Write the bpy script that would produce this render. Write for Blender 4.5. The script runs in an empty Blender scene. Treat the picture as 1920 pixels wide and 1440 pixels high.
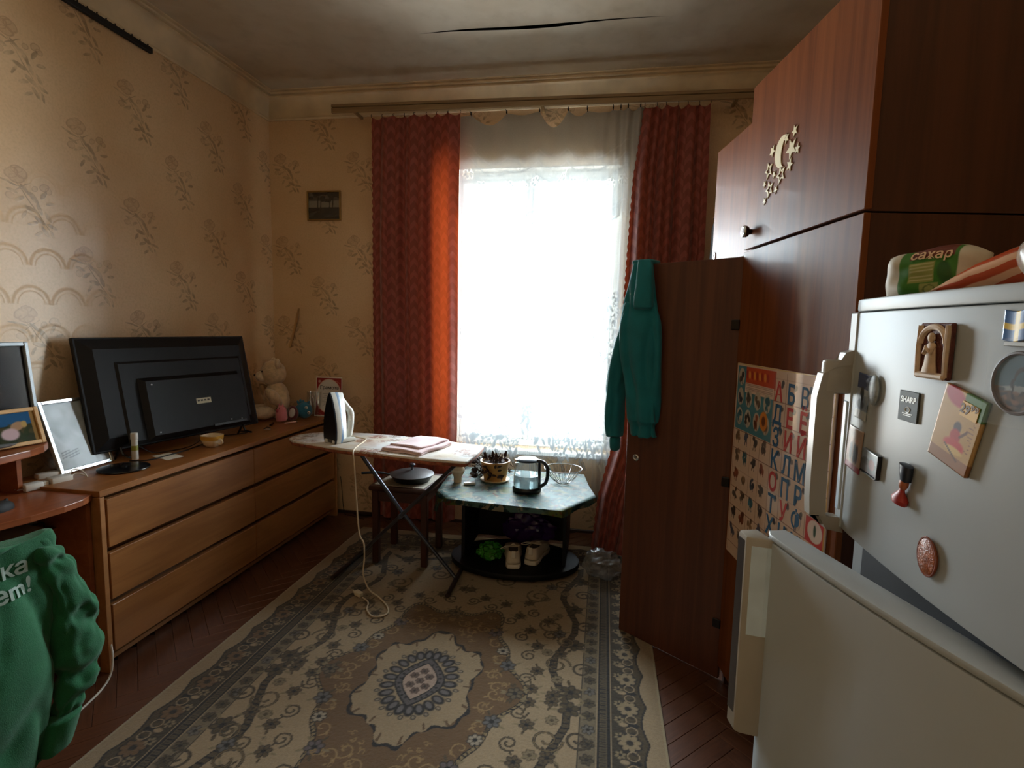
import bpy, bmesh, math, random
import numpy as np
from mathutils import Vector, Matrix, Euler, noise
sc = bpy.context.scene
col = sc.collection
random.seed(7)
rng = np.random.default_rng(7)
R_ = math.radians

# ------------------------------------------------------------ camera
cam_d = bpy.data.cameras.new('camera')
cam = bpy.data.objects.new('camera', cam_d)
col.objects.link(cam)
cam_d.sensor_width = 36.0
cam_d.lens = 1010.84 / 1920 * 36.0
cam_d.clip_start = 0.02
yaw, pitch, roll = R_(-9.6284), R_(-6.0332), R_(1.2024)
_f = Vector((math.sin(yaw) * math.cos(pitch), math.cos(yaw) * math.cos(pitch), math.sin(pitch)))
_r0 = Vector((math.cos(yaw), -math.sin(yaw), 0)); _u0 = _r0.cross(_f)
_r = _r0 * math.cos(roll) + _u0 * math.sin(roll)
_u = -_r0 * math.sin(roll) + _u0 * math.cos(roll)
cam.matrix_world = Matrix((( _r.x, _u.x, -_f.x, 2.4615), (_r.y, _u.y, -_f.y, -3.7248), (_r.z, _u.z, -_f.z, 1.4728), (0, 0, 0, 1)))
sc.camera = cam

# ------------------------------------------------------------ world, light, exposure
SKY = 58.0
w = bpy.data.worlds.new('overcast_sky'); sc.world = w; w.use_nodes = True
nt = w.node_tree; nt.nodes.clear()
_o = nt.nodes.new('ShaderNodeOutputWorld'); _b = nt.nodes.new('ShaderNodeBackground')
_tc = nt.nodes.new('ShaderNodeTexCoord'); _sx = nt.nodes.new('ShaderNodeSeparateXYZ')
_mr = nt.nodes.new('ShaderNodeMapRange'); _mx = nt.nodes.new('ShaderNodeMix'); _mx.data_type = 'RGBA'
nt.links.new(_tc.outputs['Generated'], _sx.inputs[0]); nt.links.new(_sx.outputs['Z'], _mr.inputs[0])
_mr.inputs[1].default_value = -0.12; _mr.inputs[2].default_value = 0.12
nt.links.new(_mr.outputs[0], _mx.inputs[0])
_mx.inputs[6].default_value = (0.92, 0.90, 0.86, 1)     # pale ground and facades below the horizon
_mx.inputs[7].default_value = (0.70, 0.79, 0.86, 1)      # overcast sky
nt.links.new(_mx.outputs[2], _b.inputs[0]); _b.inputs[1].default_value = SKY
nt.links.new(_b.outputs[0], _o.inputs[0])
pl = bpy.data.lights.new('window_portal', 'AREA'); pl.shape = 'RECTANGLE'; pl.size = 1.24; pl.size_y = 2.0
pl.cycles.is_portal = True
po = bpy.data.objects.new('window_portal', pl); col.objects.link(po)
po.location = (1.94, 0.47, 1.585); po.rotation_euler = (R_(-90), 0, 0)
sc.view_settings.view_transform = 'Standard'; sc.view_settings.look = 'None'
sc.view_settings.gamma = 1.0; sc.view_settings.use_curve_mapping = False
sc.view_settings.exposure = 0.12
sc.cycles.use_denoising = True
sc.cycles.max_bounces = 7; sc.cycles.diffuse_bounces = 5; sc.cycles.glossy_bounces = 3; sc.cycles.transmission_bounces = 4; sc.cycles.transparent_max_bounces = 10
sc.cycles.use_adaptive_sampling = True; sc.cycles.adaptive_threshold = 0.045
sc.cycles.sample_clamp_indirect = 8.0
sc.cycles.caustics_reflective = False; sc.cycles.caustics_refractive = False

# ------------------------------------------------------------ helpers: colour and nodes
def lin(c):
    c = [x / 255.0 for x in c]
    return tuple((x / 12.92 if x <= 0.04045 else ((x + 0.055) / 1.055) ** 2.4) for x in c)
def lin_np(a):
    a = np.clip(a, 0, 255) / 255.0
    return np.where(a <= 0.04045, a / 12.92, ((a + 0.055) / 1.055) ** 2.4)

class Ex:
    """small expression compiler: python arithmetic to Math nodes"""
    def __init__(s, nt, v): s.nt, s.v = nt, v
    def _op(s, op, *a):
        n = s.nt.nodes.new('ShaderNodeMath'); n.operation = op
        for i, x in enumerate((s,) + a):
            x = x.v if isinstance(x, Ex) else x
            if isinstance(x, (int, float)): n.inputs[i].default_value = float(x)
            else: s.nt.links.new(x, n.inputs[i])
        return Ex(s.nt, n.outputs[0])
    def __add__(s, o): return s._op('ADD', o)
    def __sub__(s, o): return s._op('SUBTRACT', o)
    def __mul__(s, o): return s._op('MULTIPLY', o)
    def __truediv__(s, o): return s._op('DIVIDE', o)
    __radd__ = __add__; __rmul__ = __mul__
    def __rsub__(s, o): return (s * -1.0) + o
    def max(s, o): return s._op('MAXIMUM', o)
    def min(s, o): return s._op('MINIMUM', o)
    def sin(s): return s._op('SINE')
    def abs(s): return s._op('ABSOLUTE')
    def floor(s): return s._op('FLOOR')
    def fract(s): return s._op('FRACT')
    def sqrt(s): return s._op('SQRT')
    def mod(s, o): return s._op('FLOORED_MODULO', o)
    def lt(s, o): return s._op('LESS_THAN', o)
    def smooth(s, a, b):
        n = s.nt.nodes.new('ShaderNodeMapRange'); n.interpolation_type = 'SMOOTHSTEP'
        s.nt.links.new(s.v, n.inputs[0]); n.inputs[1].default_value = a; n.inputs[2].default_value = b
        return Ex(s.nt, n.outputs[0])

MATS = {}
def new_mat(name):
    m = bpy.data.materials.new(name); m.use_nodes = True
    nt = m.node_tree
    b = nt.nodes['Principled BSDF']
    MATS[name] = m
    return m, nt, b
def coords(nt, kind='Object', scale=(1, 1, 1), rot=(0, 0, 0)):
    t = nt.nodes.new('ShaderNodeTexCoord'); mp = nt.nodes.new('ShaderNodeMapping')
    mp.inputs['Scale'].default_value = scale; mp.inputs['Rotation'].default_value = rot
    nt.links.new(t.outputs[kind], mp.inputs[0])
    return mp.outputs[0]
def xyz(nt, vec):
    s = nt.nodes.new('ShaderNodeSeparateXYZ'); nt.links.new(vec, s.inputs[0])
    return [Ex(nt, s.outputs[i]) for i in range(3)]
def noise_tex(nt, vec, scale, detail=3.0, rough=0.55, dist=0.0):
    n = nt.nodes.new('ShaderNodeTexNoise'); nt.links.new(vec, n.inputs['Vector'])
    n.inputs['Scale'].default_value = scale; n.inputs['Detail'].default_value = detail
    n.inputs['Roughness'].default_value = rough; n.inputs['Distortion'].default_value = dist
    return Ex(nt, n.outputs[0])
def mixc(nt, fac, a, b):
    n = nt.nodes.new('ShaderNodeMix'); n.data_type = 'RGBA'
    for i, x in ((0, fac), (6, a), (7, b)):
        if isinstance(x, Ex): x = x.v
        if isinstance(x, (int, float)): n.inputs[i].default_value = x
        elif isinstance(x, tuple): n.inputs[i].default_value = (*x[:3], 1)
        else: nt.links.new(x, n.inputs[i])
    return n.outputs[2]
def set_bump(nt, b, h, strength=0.2, dist=0.01):
    bp = nt.nodes.new('ShaderNodeBump'); bp.inputs['Strength'].default_value = strength; bp.inputs['Distance'].default_value = dist
    nt.links.new(h.v if isinstance(h, Ex) else h, bp.inputs['Height']); nt.links.new(bp.outputs[0], b.inputs['Normal'])
def pbr(name, c, rough=0.5, metal=0.0, var=0.12, nscale=9.0, bump=0.0, bscale=60.0, coat=0.0, spec=0.5, sheen=0.0, alpha=1.0, trans=0.0, emis=0.0):
    m, nt, b = new_mat(name)
    v = coords(nt)
    n = noise_tex(nt, v, nscale)
    a = lin(c)
    hi = tuple(min(1.0, x * (1 + var)) for x in a); lo = tuple(x * (1 - var) for x in a)
    nt.links.new(mixc(nt, n.smooth(0.25, 0.75), lo, hi), b.inputs['Base Color'])
    b.inputs['Roughness'].default_value = rough; b.inputs['Metallic'].default_value = metal
    b.inputs['Coat Weight'].default_value = coat; b.inputs['Coat Roughness'].default_value = 0.08
    b.inputs['Specular IOR Level'].default_value = spec
    b.inputs['Sheen Weight'].default_value = sheen
    b.inputs['Alpha'].default_value = alpha
    b.inputs['Transmission Weight'].default_value = trans
    if bump: set_bump(nt, b, noise_tex(nt, v, bscale), bump, 0.004)
    return m
def wood(name, c1, c2, grain=(1, 1, 12), fine=(6, 6, 160), rough=0.35, coat=0.0, bump=0.05, coatr=0.06, spec=0.5):
    """grain stretched along the axis whose scale is small"""
    m, nt, b = new_mat(name)
    n1 = noise_tex(nt, coords(nt, scale=grain), 1.0, 4.0, 0.6, 1.2)
    n2 = noise_tex(nt, coords(nt, scale=fine), 1.0, 2.0, 0.5)
    f = (n1.smooth(0.3, 0.7) * 0.65 + n2 * 0.35)
    nt.links.new(mixc(nt, f, lin(c1), lin(c2)), b.inputs['Base Color'])
    b.inputs['Roughness'].default_value = rough
    b.inputs['Coat Weight'].default_value = coat; b.inputs['Coat Roughness'].default_value = coatr
    b.inputs['Specular IOR Level'].default_value = spec
    set_bump(nt, b, n2, bump, 0.002)
    return m
def vcol_mat(name, rough=0.7, bump=0.0, bscale=300.0, coat=0.0, sheen=0.0, spec=0.5):
    m, nt, b = new_mat(name)
    a = nt.nodes.new('ShaderNodeVertexColor'); a.layer_name = 'Col'
    n = noise_tex(nt, coords(nt), 40.0)
    nt.links.new(mixc(nt, n * 0.10, a.outputs[0], (0.0, 0.0, 0.0)), b.inputs['Base Color'])
    b.inputs['Roughness'].default_value = rough; b.inputs['Coat Weight'].default_value = coat
    b.inputs['Sheen Weight'].default_value = sheen; b.inputs['Specular IOR Level'].default_value = spec
    if bump: set_bump(nt, b, noise_tex(nt, coords(nt), bscale), bump, 0.004)
    return m

# ------------------------------------------------------------ helpers: objects and meshes
def tag(o, label, cat, group=None):
    o['label'] = label; o['category'] = cat
    if group: o['group'] = group
    return o
def thing(name, label, cat, loc=(0, 0, 0), rot=(0, 0, 0), group=None):
    o = bpy.data.objects.new(name, None); col.objects.link(o)
    o.empty_display_size = 0.05
    o.location = loc; o.rotation_euler = rot
    return tag(o, label, cat, group)
def link(name, me, m, parent=None, smooth=None):
    for x in (m if isinstance(m, (list, tuple)) else [m]): me.materials.append(x)
    o = bpy.data.objects.new(name, me); col.objects.link(o)
    if parent is not None: o.parent = parent
    if smooth is not None:
        me.polygons.foreach_set('use_smooth', [True] * len(me.polygons))
        if smooth < 3.1: me.set_sharp_from_angle(angle=smooth)
    return o
def struct(o): o['kind'] = 'structure'; return o
def T(x=0, y=0, z=0): return Matrix.Translation((x, y, z))
def Rm(rx=0, ry=0, rz=0): return Euler((rx, ry, rz)).to_matrix().to_4x4()
def smooth_path(pts, n=8):
    """Catmull-Rom through pts"""
    P = [Vector(p) for p in pts]
    P = [P[0] * 2 - P[1]] + P + [P[-1] * 2 - P[-2]]
    out = []
    for i in range(1, len(P) - 2):
        for k in range(n):
            t = k / n; a, b, c, d = P[i - 1], P[i], P[i + 1], P[i + 2]
            out.append(0.5 * ((2 * b) + (c - a) * t + (2 * a - 5 * b + 4 * c - d) * t * t + (3 * b - a - 3 * c + d) * t ** 3))
    out.append(P[-2]); return out
class MB:
    """collects shapes into one mesh"""
    def __init__(s): s.bm = bmesh.new()
    def _merge(s, b2, mtx):
        if mtx is not None: bmesh.ops.transform(b2, matrix=mtx, verts=b2.verts)
        me = bpy.data.meshes.new('tmp'); b2.to_mesh(me); b2.free(); s.bm.from_mesh(me); bpy.data.meshes.remove(me); return s
    def box(s, x0, x1, y0, y1, z0, z1, bev=0.0, mtx=None, seg=1):
        b = bmesh.new(); bmesh.ops.create_cube(b, size=1.0)
        bmesh.ops.transform(b, matrix=T((x0 + x1) / 2, (y0 + y1) / 2, (z0 + z1) / 2) @ Matrix.Diagonal((abs(x1 - x0), abs(y1 - y0), abs(z1 - z0), 1)), verts=b.verts)
        if bev > 0: bmesh.ops.bevel(b, geom=b.edges[:], offset=bev, segments=seg, affect='EDGES', profile=0.5)
        return s._merge(b, mtx)
    def prism(s, pts, z0, z1, mtx=None, bev=0.0):
        b = bmesh.new()
        lo = [b.verts.new((x, y, z0)) for x, y in pts]; hi = [b.verts.new((x, y, z1)) for x, y in pts]
        n = len(pts)
        b.faces.new(lo[::-1]); b.faces.new(hi)
        for i in range(n): b.faces.new((lo[i], lo[(i + 1) % n], hi[(i + 1) % n], hi[i]))
        bmesh.ops.recalc_face_normals(b, faces=b.faces)
        if bev: bmesh.ops.bevel(b, geom=[e for e in b.edges if abs(e.verts[0].co.z - e.verts[1].co.z) < 1e-6], offset=bev, segments=2, affect='EDGES', profile=0.5)
        return s._merge(b, mtx)
    def rings(s, rs, cap=True, closed=True, mtx=None):
        b = bmesh.new(); V = [[b.verts.new(p) for p in r] for r in rs]
        n = len(V[0])
        for i in range(len(V) - 1):
            for k in range(n if closed else n - 1):
                a, c = V[i], V[i + 1]; k2 = (k + 1) % n
                b.faces.new((a[k], a[k2], c[k2], c[k]))
        if cap and closed:
            b.faces.new(V[0][::-1]); b.faces.new(V[-1])
        bmesh.ops.recalc_face_normals(b, faces=b.faces)
        return s._merge(b, mtx)
    def lathe(s, prof, seg=24, mtx=None):
        rs = []
        for r, z in prof:
            r = max(r, 1e-4)
            rs.append([(r * math.cos(2 * math.pi * k / seg), r * math.sin(2 * math.pi * k / seg), z) for k in range(seg)])
        return s.rings(rs, True, True, mtx)
    def tube(s, pts, r, seg=8, mtx=None, closed=False, squash=1.0):
        P = [Vector(p) for p in pts]; rs = []
        up = Vector((0, 0, 1)); n = len(P)
        rad = r if isinstance(r, (list, tuple)) else [r] * n
        prev = None
        for i, p in enumerate(P):
            if closed: d = P[(i + 1) % n] - P[i - 1]
            else: d = P[min(i + 1, n - 1)] - P[max(i - 1, 0)]
            d.normalize()
            a = prev if prev is not None else (up if abs(d.dot(up)) < 0.95 else Vector((1, 0, 0)))
            a = (a - d * a.dot(d)).normalized(); prev = a
            c = d.cross(a)
            rs.append([p + (a * math.cos(2 * math.pi * k / seg) * squash + c * math.sin(2 * math.pi * k / seg)) * rad[i] for k in range(seg)])
        if closed: rs.append(rs[0])
        return s.rings(rs, not closed, True, mtx)
    def ball(s, rx, ry, rz, mtx=None, u=16, v=10):
        b = bmesh.new(); bmesh.ops.create_uvsphere(b, u_segments=u, v_segments=v, radius=1.0)
        bmesh.ops.transform(b, matrix=Matrix.Diagonal((rx, ry, rz, 1)), verts=b.verts)
        return s._merge(b, mtx)
    def wrinkle(s, amp, freq, seed=0.0):
        s.bm.normal_update()
        for v in s.bm.verts:
            q = Vector((v.co.x * freq[0] + seed, v.co.y * freq[1], v.co.z * freq[2]))
            v.co += v.normal * (noise.noise(q) * amp)
        return s
    def fold(s, amp, freq, seed=0.0):
        s.bm.normal_update()
        for v in s.bm.verts:
            q = Vector((v.co.x * freq[0] + seed, v.co.y * freq[1] - seed, v.co.z * freq[2]))
            v.co -= v.normal * (max(0.0, 1 - abs(noise.noise(q)) * 3.2) ** 2 * amp)
        return s
    def build(s, name, m, parent=None, smooth=0.6, sub=0):
        bmesh.ops.remove_doubles(s.bm, verts=s.bm.verts, dist=1e-5) if sub else None
        me = bpy.data.meshes.new(name); s.bm.to_mesh(me); s.bm.free()
        o = link(name, me, m, parent, smooth)
        if sub:
            md = o.modifiers.new('subdivision', 'SUBSURF'); md.levels = sub; md.render_levels = sub
        return o
def grid_mesh(name, P, m, parent=None, colr=None, thick=0.0, smooth=3.2):
    """P: (ny,nx,3) array of points; colr: (ny,nx,3) linear colours or (ny,nx) values"""
    ny, nx = P.shape[:2]
    me = bpy.data.meshes.new(name)
    idx = np.arange(ny * nx).reshape(ny, nx)
    F = np.stack([idx[:-1, :-1], idx[:-1, 1:], idx[1:, 1:], idx[1:, :-1]], -1).reshape(-1, 4)
    V = P.reshape(-1, 3)
    if thick:
        du = np.gradient(P, axis=1); dv = np.gradient(P, axis=0); nn = np.cross(du, dv)
        nn /= np.maximum(np.linalg.norm(nn, axis=-1, keepdims=True), 1e-9)
        V2 = (P - nn * thick).reshape(-1, 3)
        n0 = len(V); V = np.concatenate([V, V2])
        edge = np.concatenate([idx[0, :], idx[1:, -1], idx[-1, -2::-1], idx[-2:0:-1, 0]])
        e2 = np.roll(edge, -1)
        F = np.concatenate([F, (F + n0)[:, ::-1], np.stack([e2, edge, edge + n0, e2 + n0], -1)])
    me.vertices.add(len(V)); me.vertices.foreach_set('co', V.astype(np.float32).ravel())
    nf = len(F); me.loops.add(nf * 4); me.polygons.add(nf)
    me.loops.foreach_set('vertex_index', F.astype(np.int32).ravel())
    me.polygons.foreach_set('loop_start', np.arange(0, nf * 4, 4, dtype=np.int32))
    me.update(calc_edges=True)
    if colr is not None:
        c = colr.reshape(ny * nx, -1)
        if c.shape[1] == 1: c = np.repeat(c, 3, 1)
        c4 = np.concatenate([c, np.ones((len(c), 1))], 1)
        if thick: c4 = np.concatenate([c4, c4])
        at = me.color_attributes.new('Col', 'FLOAT_COLOR', 'POINT')
        at.data.foreach_set('color', c4.astype(np.float32).ravel())
    return link(name, me, m, parent, smooth)

class Canvas:
    """numpy painting surface, metres, origin lower-left"""
    def __init__(s, w, h, res, bg):
        s.nx, s.ny = int(w / res) + 1, int(h / res) + 1
        s.w, s.h = w, h
        s.x = np.linspace(0, w, s.nx); s.y = np.linspace(0, h, s.ny)
        s.img = np.empty((s.ny, s.nx, len(bg)), float); s.img[:] = bg
        s.c = len(bg)
    def win(s, x0, x1, y0, y1):
        i0, i1 = np.searchsorted(s.x, (x0, x1)); j0, j1 = np.searchsorted(s.y, (y0, y1))
        X, Y = np.meshgrid(s.x[i0:i1], s.y[j0:j1]); return (slice(j0, j1), slice(i0, i1)), X, Y
    def put(s, sl, mask, c, a=1.0):
        if mask.size == 0: return
        v = s.img[sl]; mk = (np.clip(mask, 0, 1) * a)[..., None]; v[:] = v * (1 - mk) + np.array(c, float) * mk
    def ell(s, cx, cy, rx, ry, ang, c, a=1.0, soft=0.25):
        r = max(rx, ry) * 1.15; sl, X, Y = s.win(cx - r, cx + r, cy - r, cy + r)
        ca, sa = math.cos(ang), math.sin(ang); dx, dy = X - cx, Y - cy
        d = np.sqrt(((dx * ca + dy * sa) / rx) ** 2 + ((-dx * sa + dy * ca) / ry) ** 2)
        s.put(sl, np.clip((1 - d) / soft, 0, 1), c, a)
    def ring(s, cx, cy, rx, ry, wd, c, a=1.0):
        r = max(rx, ry) * 1.3; sl, X, Y = s.win(cx - r, cx + r, cy - r, cy + r)
        d = np.abs(np.sqrt(((X - cx) / rx) ** 2 + ((Y - cy) / ry) ** 2) - 1) * min(rx, ry)
        s.put(sl, np.clip((wd - d) / (wd * .4), 0, 1), c, a)
    def rect(s, x0, x1, y0, y1, c, a=1.0):
        sl, X, Y = s.win(x0, x1, y0, y1); s.put(sl, np.ones(X.shape), c, a)
    def line(s, pts, wd, c, a=1.0):
        P = np.array(pts, float)
        for p, q in zip(P[:-1], P[1:]):
            sl, X, Y = s.win(min(p[0], q[0]) - wd, max(p[0], q[0]) + wd, min(p[1], q[1]) - wd, max(p[1], q[1]) + wd)
            if X.size == 0: continue
            d = q - p; L = max(d @ d, 1e-12); t = np.clip(((X - p[0]) * d[0] + (Y - p[1]) * d[1]) / L, 0, 1)
            ds = np.hypot(X - p[0] - t * d[0], Y - p[1] - t * d[1]); s.put(sl, np.clip((wd / 2 - ds) / (wd * .2) + .5, 0, 1), c, a)
    def flower(s, cx, cy, r, n, c, cc, out=None, a0=0.0, a=1.0):
        if out is not None:
            for k in range(n):
                t = a0 + 2 * math.pi * k / n; s.ell(cx + .6 * r * math.cos(t), cy + .6 * r * math.sin(t), .5 * r, .40 * r, t, out, a)
        for k in range(n):
            t = a0 + 2 * math.pi * k / n; s.ell(cx + .6 * r * math.cos(t), cy + .6 * r * math.sin(t), .38 * r, .28 * r, t, c, a)
        s.ell(cx, cy, .28 * r, .28 * r, 0, cc, a)
    def leaf(s, cx, cy, L, wd, ang, c, a=1.0): s.ell(cx, cy, L / 2, wd / 2, ang, c, a)
    def panel(s, name, m, parent=None, mtx=None, thick=0.003, axes='xz'):
        X, Y = np.meshgrid(s.x, s.y); Z = np.zeros_like(X)
        P = np.stack([X, Z, Y], -1) if axes == 'xz' else np.stack([X, Y, Z], -1)
        if mtx is not None:
            M = np.array(mtx); P = P @ M[:3, :3].T + M[:3, 3]
        return grid_mesh(name, P, m, parent, lin_np(s.img), thick)
FONT = None
def text(name, body, size, m, parent, mtx, ext=0.0006, shear=0.0, align='CENTER', bold=0.0, sx=1.0):
    c = bpy.data.curves.new('lettering', 'FONT'); c.body = body; c.size = size; c.extrude = ext; c.shear = shear
    c.align_x = align; c.align_y = 'CENTER'; c.offset = bold; c.resolution_u = 4
    t = bpy.data.objects.new('lettering', c); col.objects.link(t)
    me = bpy.data.meshes.new_from_object(t.evaluated_get(bpy.context.evaluated_depsgraph_get()))
    bpy.data.objects.remove(t); bpy.data.curves.remove(c)
    me.transform(mtx @ Matrix.Diagonal((sx, 1, 1, 1))); me.materials.clear()
    return link(name, me, m, parent)

# ------------------------------------------------------------ materials of the room
def wallpaper(name, ax):
    m, nt, b = new_mat(name)
    vec = coords(nt); c = xyz(nt, vec)
    U, V = c[ax], c[2]
    nz = noise_tex(nt, vec, 22.0, 2.0)
    U = U + (nz - 0.5) * 0.014; V = V + (noise_tex(nt, vec, 17.0, 2.0) - 0.5) * 0.014
    CW, CH = 0.29, 0.60
    cu = (U + 7.03) / CW; ci = cu.floor(); lx = (cu - ci - 0.5) * CW * 100.0
    cv = (V + 0.13) / CH + ci * 0.5
    lv = (cv.fract() - 0.5) * CH * 100.0
    def el(cx, cy, rx, ry, ang):
        ca, sa = math.cos(ang), math.sin(ang)
        dx, dy = lx - cx, lv - cy
        p = (dx * (ca / rx) + dy * (sa / rx)); q = (dy * (ca / ry) - dx * (sa / ry))
        return p * p + q * q
    leaves = None
    for e in [(-2.0, 5.5, 3.0, .8, -.8), (1.6, 2.6, 3.2, 1.1, -.9), (-4.8, 1.2, 2.8, .9, .45), (-.6, -2.2, 3.2, 1.1, -.2), (3.6, -1.4, 3.0, 1.0, -1.2), (3.4, -6.6, 3.0, 1.0, -.6), (7.2, -4.6, 2.6, .9, -1.0), (.4, -8.2, 2.6, .9, .3), (6.0, 5.0, 2.6, .9, 1.0), (-7.6, 4.0, 2.4, .8, -.3), (5.4, -11.0, 2.8, .9, -.9), (8.8, -8.4, 2.6, .8, -.3), (2.4, -12.6, 2.2, .8, .5), (8.6, -12.0, 2.2, .7, -1.3), (1.4, -1.5, 13.0, .28, -.95), (-3.4, 6.4, 5.0, .26, .6), (8.6, 1.6, 2.2, .8, .2), (-9.0, 7.4, 4.6, .5, -.25), (-3.2, -5.0, 2.2, .8, 1.0)]:
        k = el(*e).smooth(1.15, 0.6); leaves = k if leaves is None else leaves.max(k)
    bloom = None
    for e in [(-7.4, 11.6, 3.2, 2.3, .5), (-3.4, 12.4, 3.0, 2.2, -.5), (-5.4, 9.6, 3.4, 1.9, 0), (-5.2, 13.6, 2.6, 1.6, .1), (6.6, 8.4, 2.2, 1.6, .4), (8.2, 7.2, 1.6, 1.4, -.3), (-8.6, 1.8, 1.8, 1.5, 0), (2.2, 6.8, 1.6, 1.2, .6)]:
        d = el(*e); k = d.smooth(1.2, 0.9) * .45 + (d - .85).abs().smooth(.38, .05) * .55; bloom = k if bloom is None else bloom.max(k)
    mott = noise_tex(nt, vec, 1.3, 5.0).smooth(0.3, 0.7)
    fine = noise_tex(nt, vec, 90.0, 2.0)
    base = mixc(nt, mott, lin((207, 172, 130)), lin((222, 193, 156)))
    base = mixc(nt, fine.smooth(.35, .8) * 0.25, base, lin((170, 142, 100)))
    base = mixc(nt, bloom * (nz.smooth(.2, .65) * .30 + .22), base, lin((140, 104, 76)))
    base = mixc(nt, leaves * (nz.smooth(.25, .65) * 0.50 + .06), base, lin((104, 86, 62)))
    # old brown stains with ragged shapes
    st = noise_tex(nt, vec, 2.7, 6.0, 0.65, 0.6).smooth(0.66, 0.80)
    base = mixc(nt, st * 0.35, base, lin((128, 92, 50)))
    nt.links.new(base, b.inputs['Base Color'])
    # embossed scallop lattice
    su = (c[ax] + 9.0) / 0.17; sv = c[2] / 0.17
    row = sv.floor(); a = (su + row * 0.5).fract() - 0.5; bb = sv.fract()
    d = (a * a + bb * bb).sqrt()
    arc = (d - 0.46).abs().smooth(0.07, 0.0).max((d - 0.34).abs().smooth(0.035, 0.0) * 0.7)
    rr = (0.36 + arc * 0.16); nt.links.new(rr.v, b.inputs['Roughness'])
    b.inputs['Specular IOR Level'].default_value = 0.6
    set_bump(nt, b, arc * 0.6 + leaves * 0.4 + fine * 0.5, 0.35, 0.0015)
    return m
M_wall_y = wallpaper('wallpaper_beige_flowers_y', 1)
M_wall_x = wallpaper('wallpaper_beige_flowers_x', 0)
m, nt, b = new_mat('ceiling_whitewash')
v_ = coords(nt)
n1 = noise_tex(nt, v_, 1.1, 5.0, .6, .4).smooth(.3, .75); n2 = noise_tex(nt, v_, 7.0, 4.0)
nt.links.new(mixc(nt, n2.smooth(.45, .8) * .3, mixc(nt, n1, lin((214, 207, 192)), lin((190, 176, 152))), lin((150, 136, 112))), b.inputs['Base Color'])
b.inputs['Roughness'].default_value = 0.85; set_bump(nt, b, n2, .2, .004)
M_ceil = m
M_cornice = pbr('cornice_old_paint', (216, 198, 166), .6, var=.16, nscale=4, bump=.1, bscale=40)
M_white_paint = pbr('window_white_paint', (214, 214, 210), .4, var=.06, nscale=12)
M_niche = pbr('niche_plaster', (196, 190, 178), .7, var=.1, nscale=5)
M_floor = wood('parquet_dark', (66, 38, 25), (112, 70, 46), grain=(3, 30, 3), fine=(10, 220, 10), rough=.38, bump=.08)
M_floor_base = wood('parquet_bed', (38, 22, 15), (60, 36, 24), grain=(3, 20, 3), fine=(10, 160, 10), rough=.5)
M_cavity = pbr('dark_lath', (30, 22, 16), .9)

XL, YF, XR, YB, ZC = -0.065, 0.10, 3.80, -4.75, 3.15
# ------------------------------------------------------------ floor with herringbone blocks
floor = struct(MB().box(XL - .1, XR + .1, YB - .1, YF + .45, -.12, -.009).build('floor', M_floor_base))
PL, PW = .36, .07
bb_ = MB().box(.0006, PL - .0006, .0006, PW - .0006, -.009, 0.0, bev=.0012)
plank_h = bb_.build('parquet_block', M_floor, floor, None)
plank_me = plank_h.data; bpy.data.objects.remove(plank_h)
def seen(x, y):
    return (0.46 < x < 0.90 and -2.75 < y < .12) or (.46 < x < 2.6 and -.34 < y < .12) or (2.60 < x < 3.15 and -2.75 < y < -.72)
c45 = math.cos(math.pi / 4)
for i in range(-70, 70):
    for j in range(-14, 14):
        for kind in (0, 1):
            ox = i * PW + j * (PW - PL); oy = i * PW + j * (PW + PL)
            if kind == 0: cx_, cy_, rz = ox + PL / 2, oy + PW / 2, 0.0
            else: cx_, cy_, rz = ox + PW / 2, oy + PW + PL / 2, math.pi / 2
            wx, wy = 1.7 + (cx_ * c45 - cy_ * c45), -1.3 + (cx_ * c45 + cy_ * c45)
            if seen(wx, wy):
                o = bpy.data.objects.new('parquet_block', plank_me); col.objects.link(o); o.parent = floor
                M = T(wx, wy, 0) @ Rm(0, 0, rz + math.pi / 4) @ T(-PL / 2, -PW / 2, 0)
                o.matrix_local = M @ Rm(rng.normal() * .0006, rng.normal() * .0006, 0)

# ------------------------------------------------------------ walls
struct(MB().box(XL - .1, XL, YB, YF + .45, -.05, ZC + .15).build('wall_left', M_wall_y))
struct(MB().box(XR, XR + .1, YB, YF + .45, -.05, ZC + .15).build('wall_right', M_wall_y))
struct(MB().box(XL - .1, XR + .1, YB - .1, YB, -.05, ZC + .15).build('wall_back', M_wall_x))
WX0, WX1, WZ0, WZ1 = 1.335, 2.545, .585, 2.575
wf = MB()
wf.box(XL, WX0, YF, YF + .45, -.05, ZC + .15); wf.box(WX1, XR, YF, YF + .45, -.05, ZC + .15)
wf.box(WX0, WX1, YF, YF + .45, -.05, WZ0); wf.box(WX0, WX1, YF, YF + .45, WZ1, ZC + .15)
wfar = struct(wf.build('wall_far', M_wall_x))
P = np.zeros((14, 6, 3))
for j in range(14):
    for i in range(6):
        t_ = j / 13; P[j, i] = (.055 + .085 * t_ + (.003 + .020 * t_ * (1 - t_)) * i, YF - .002 - .03 * math.sin(math.pi * t_) * (i / 5) ** 1.5, 1.28 + .30 * t_)
grid_mesh('peeling_wallpaper', P, pbr('paper_back', (188, 152, 106), .8, var=.25), wfar)
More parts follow.
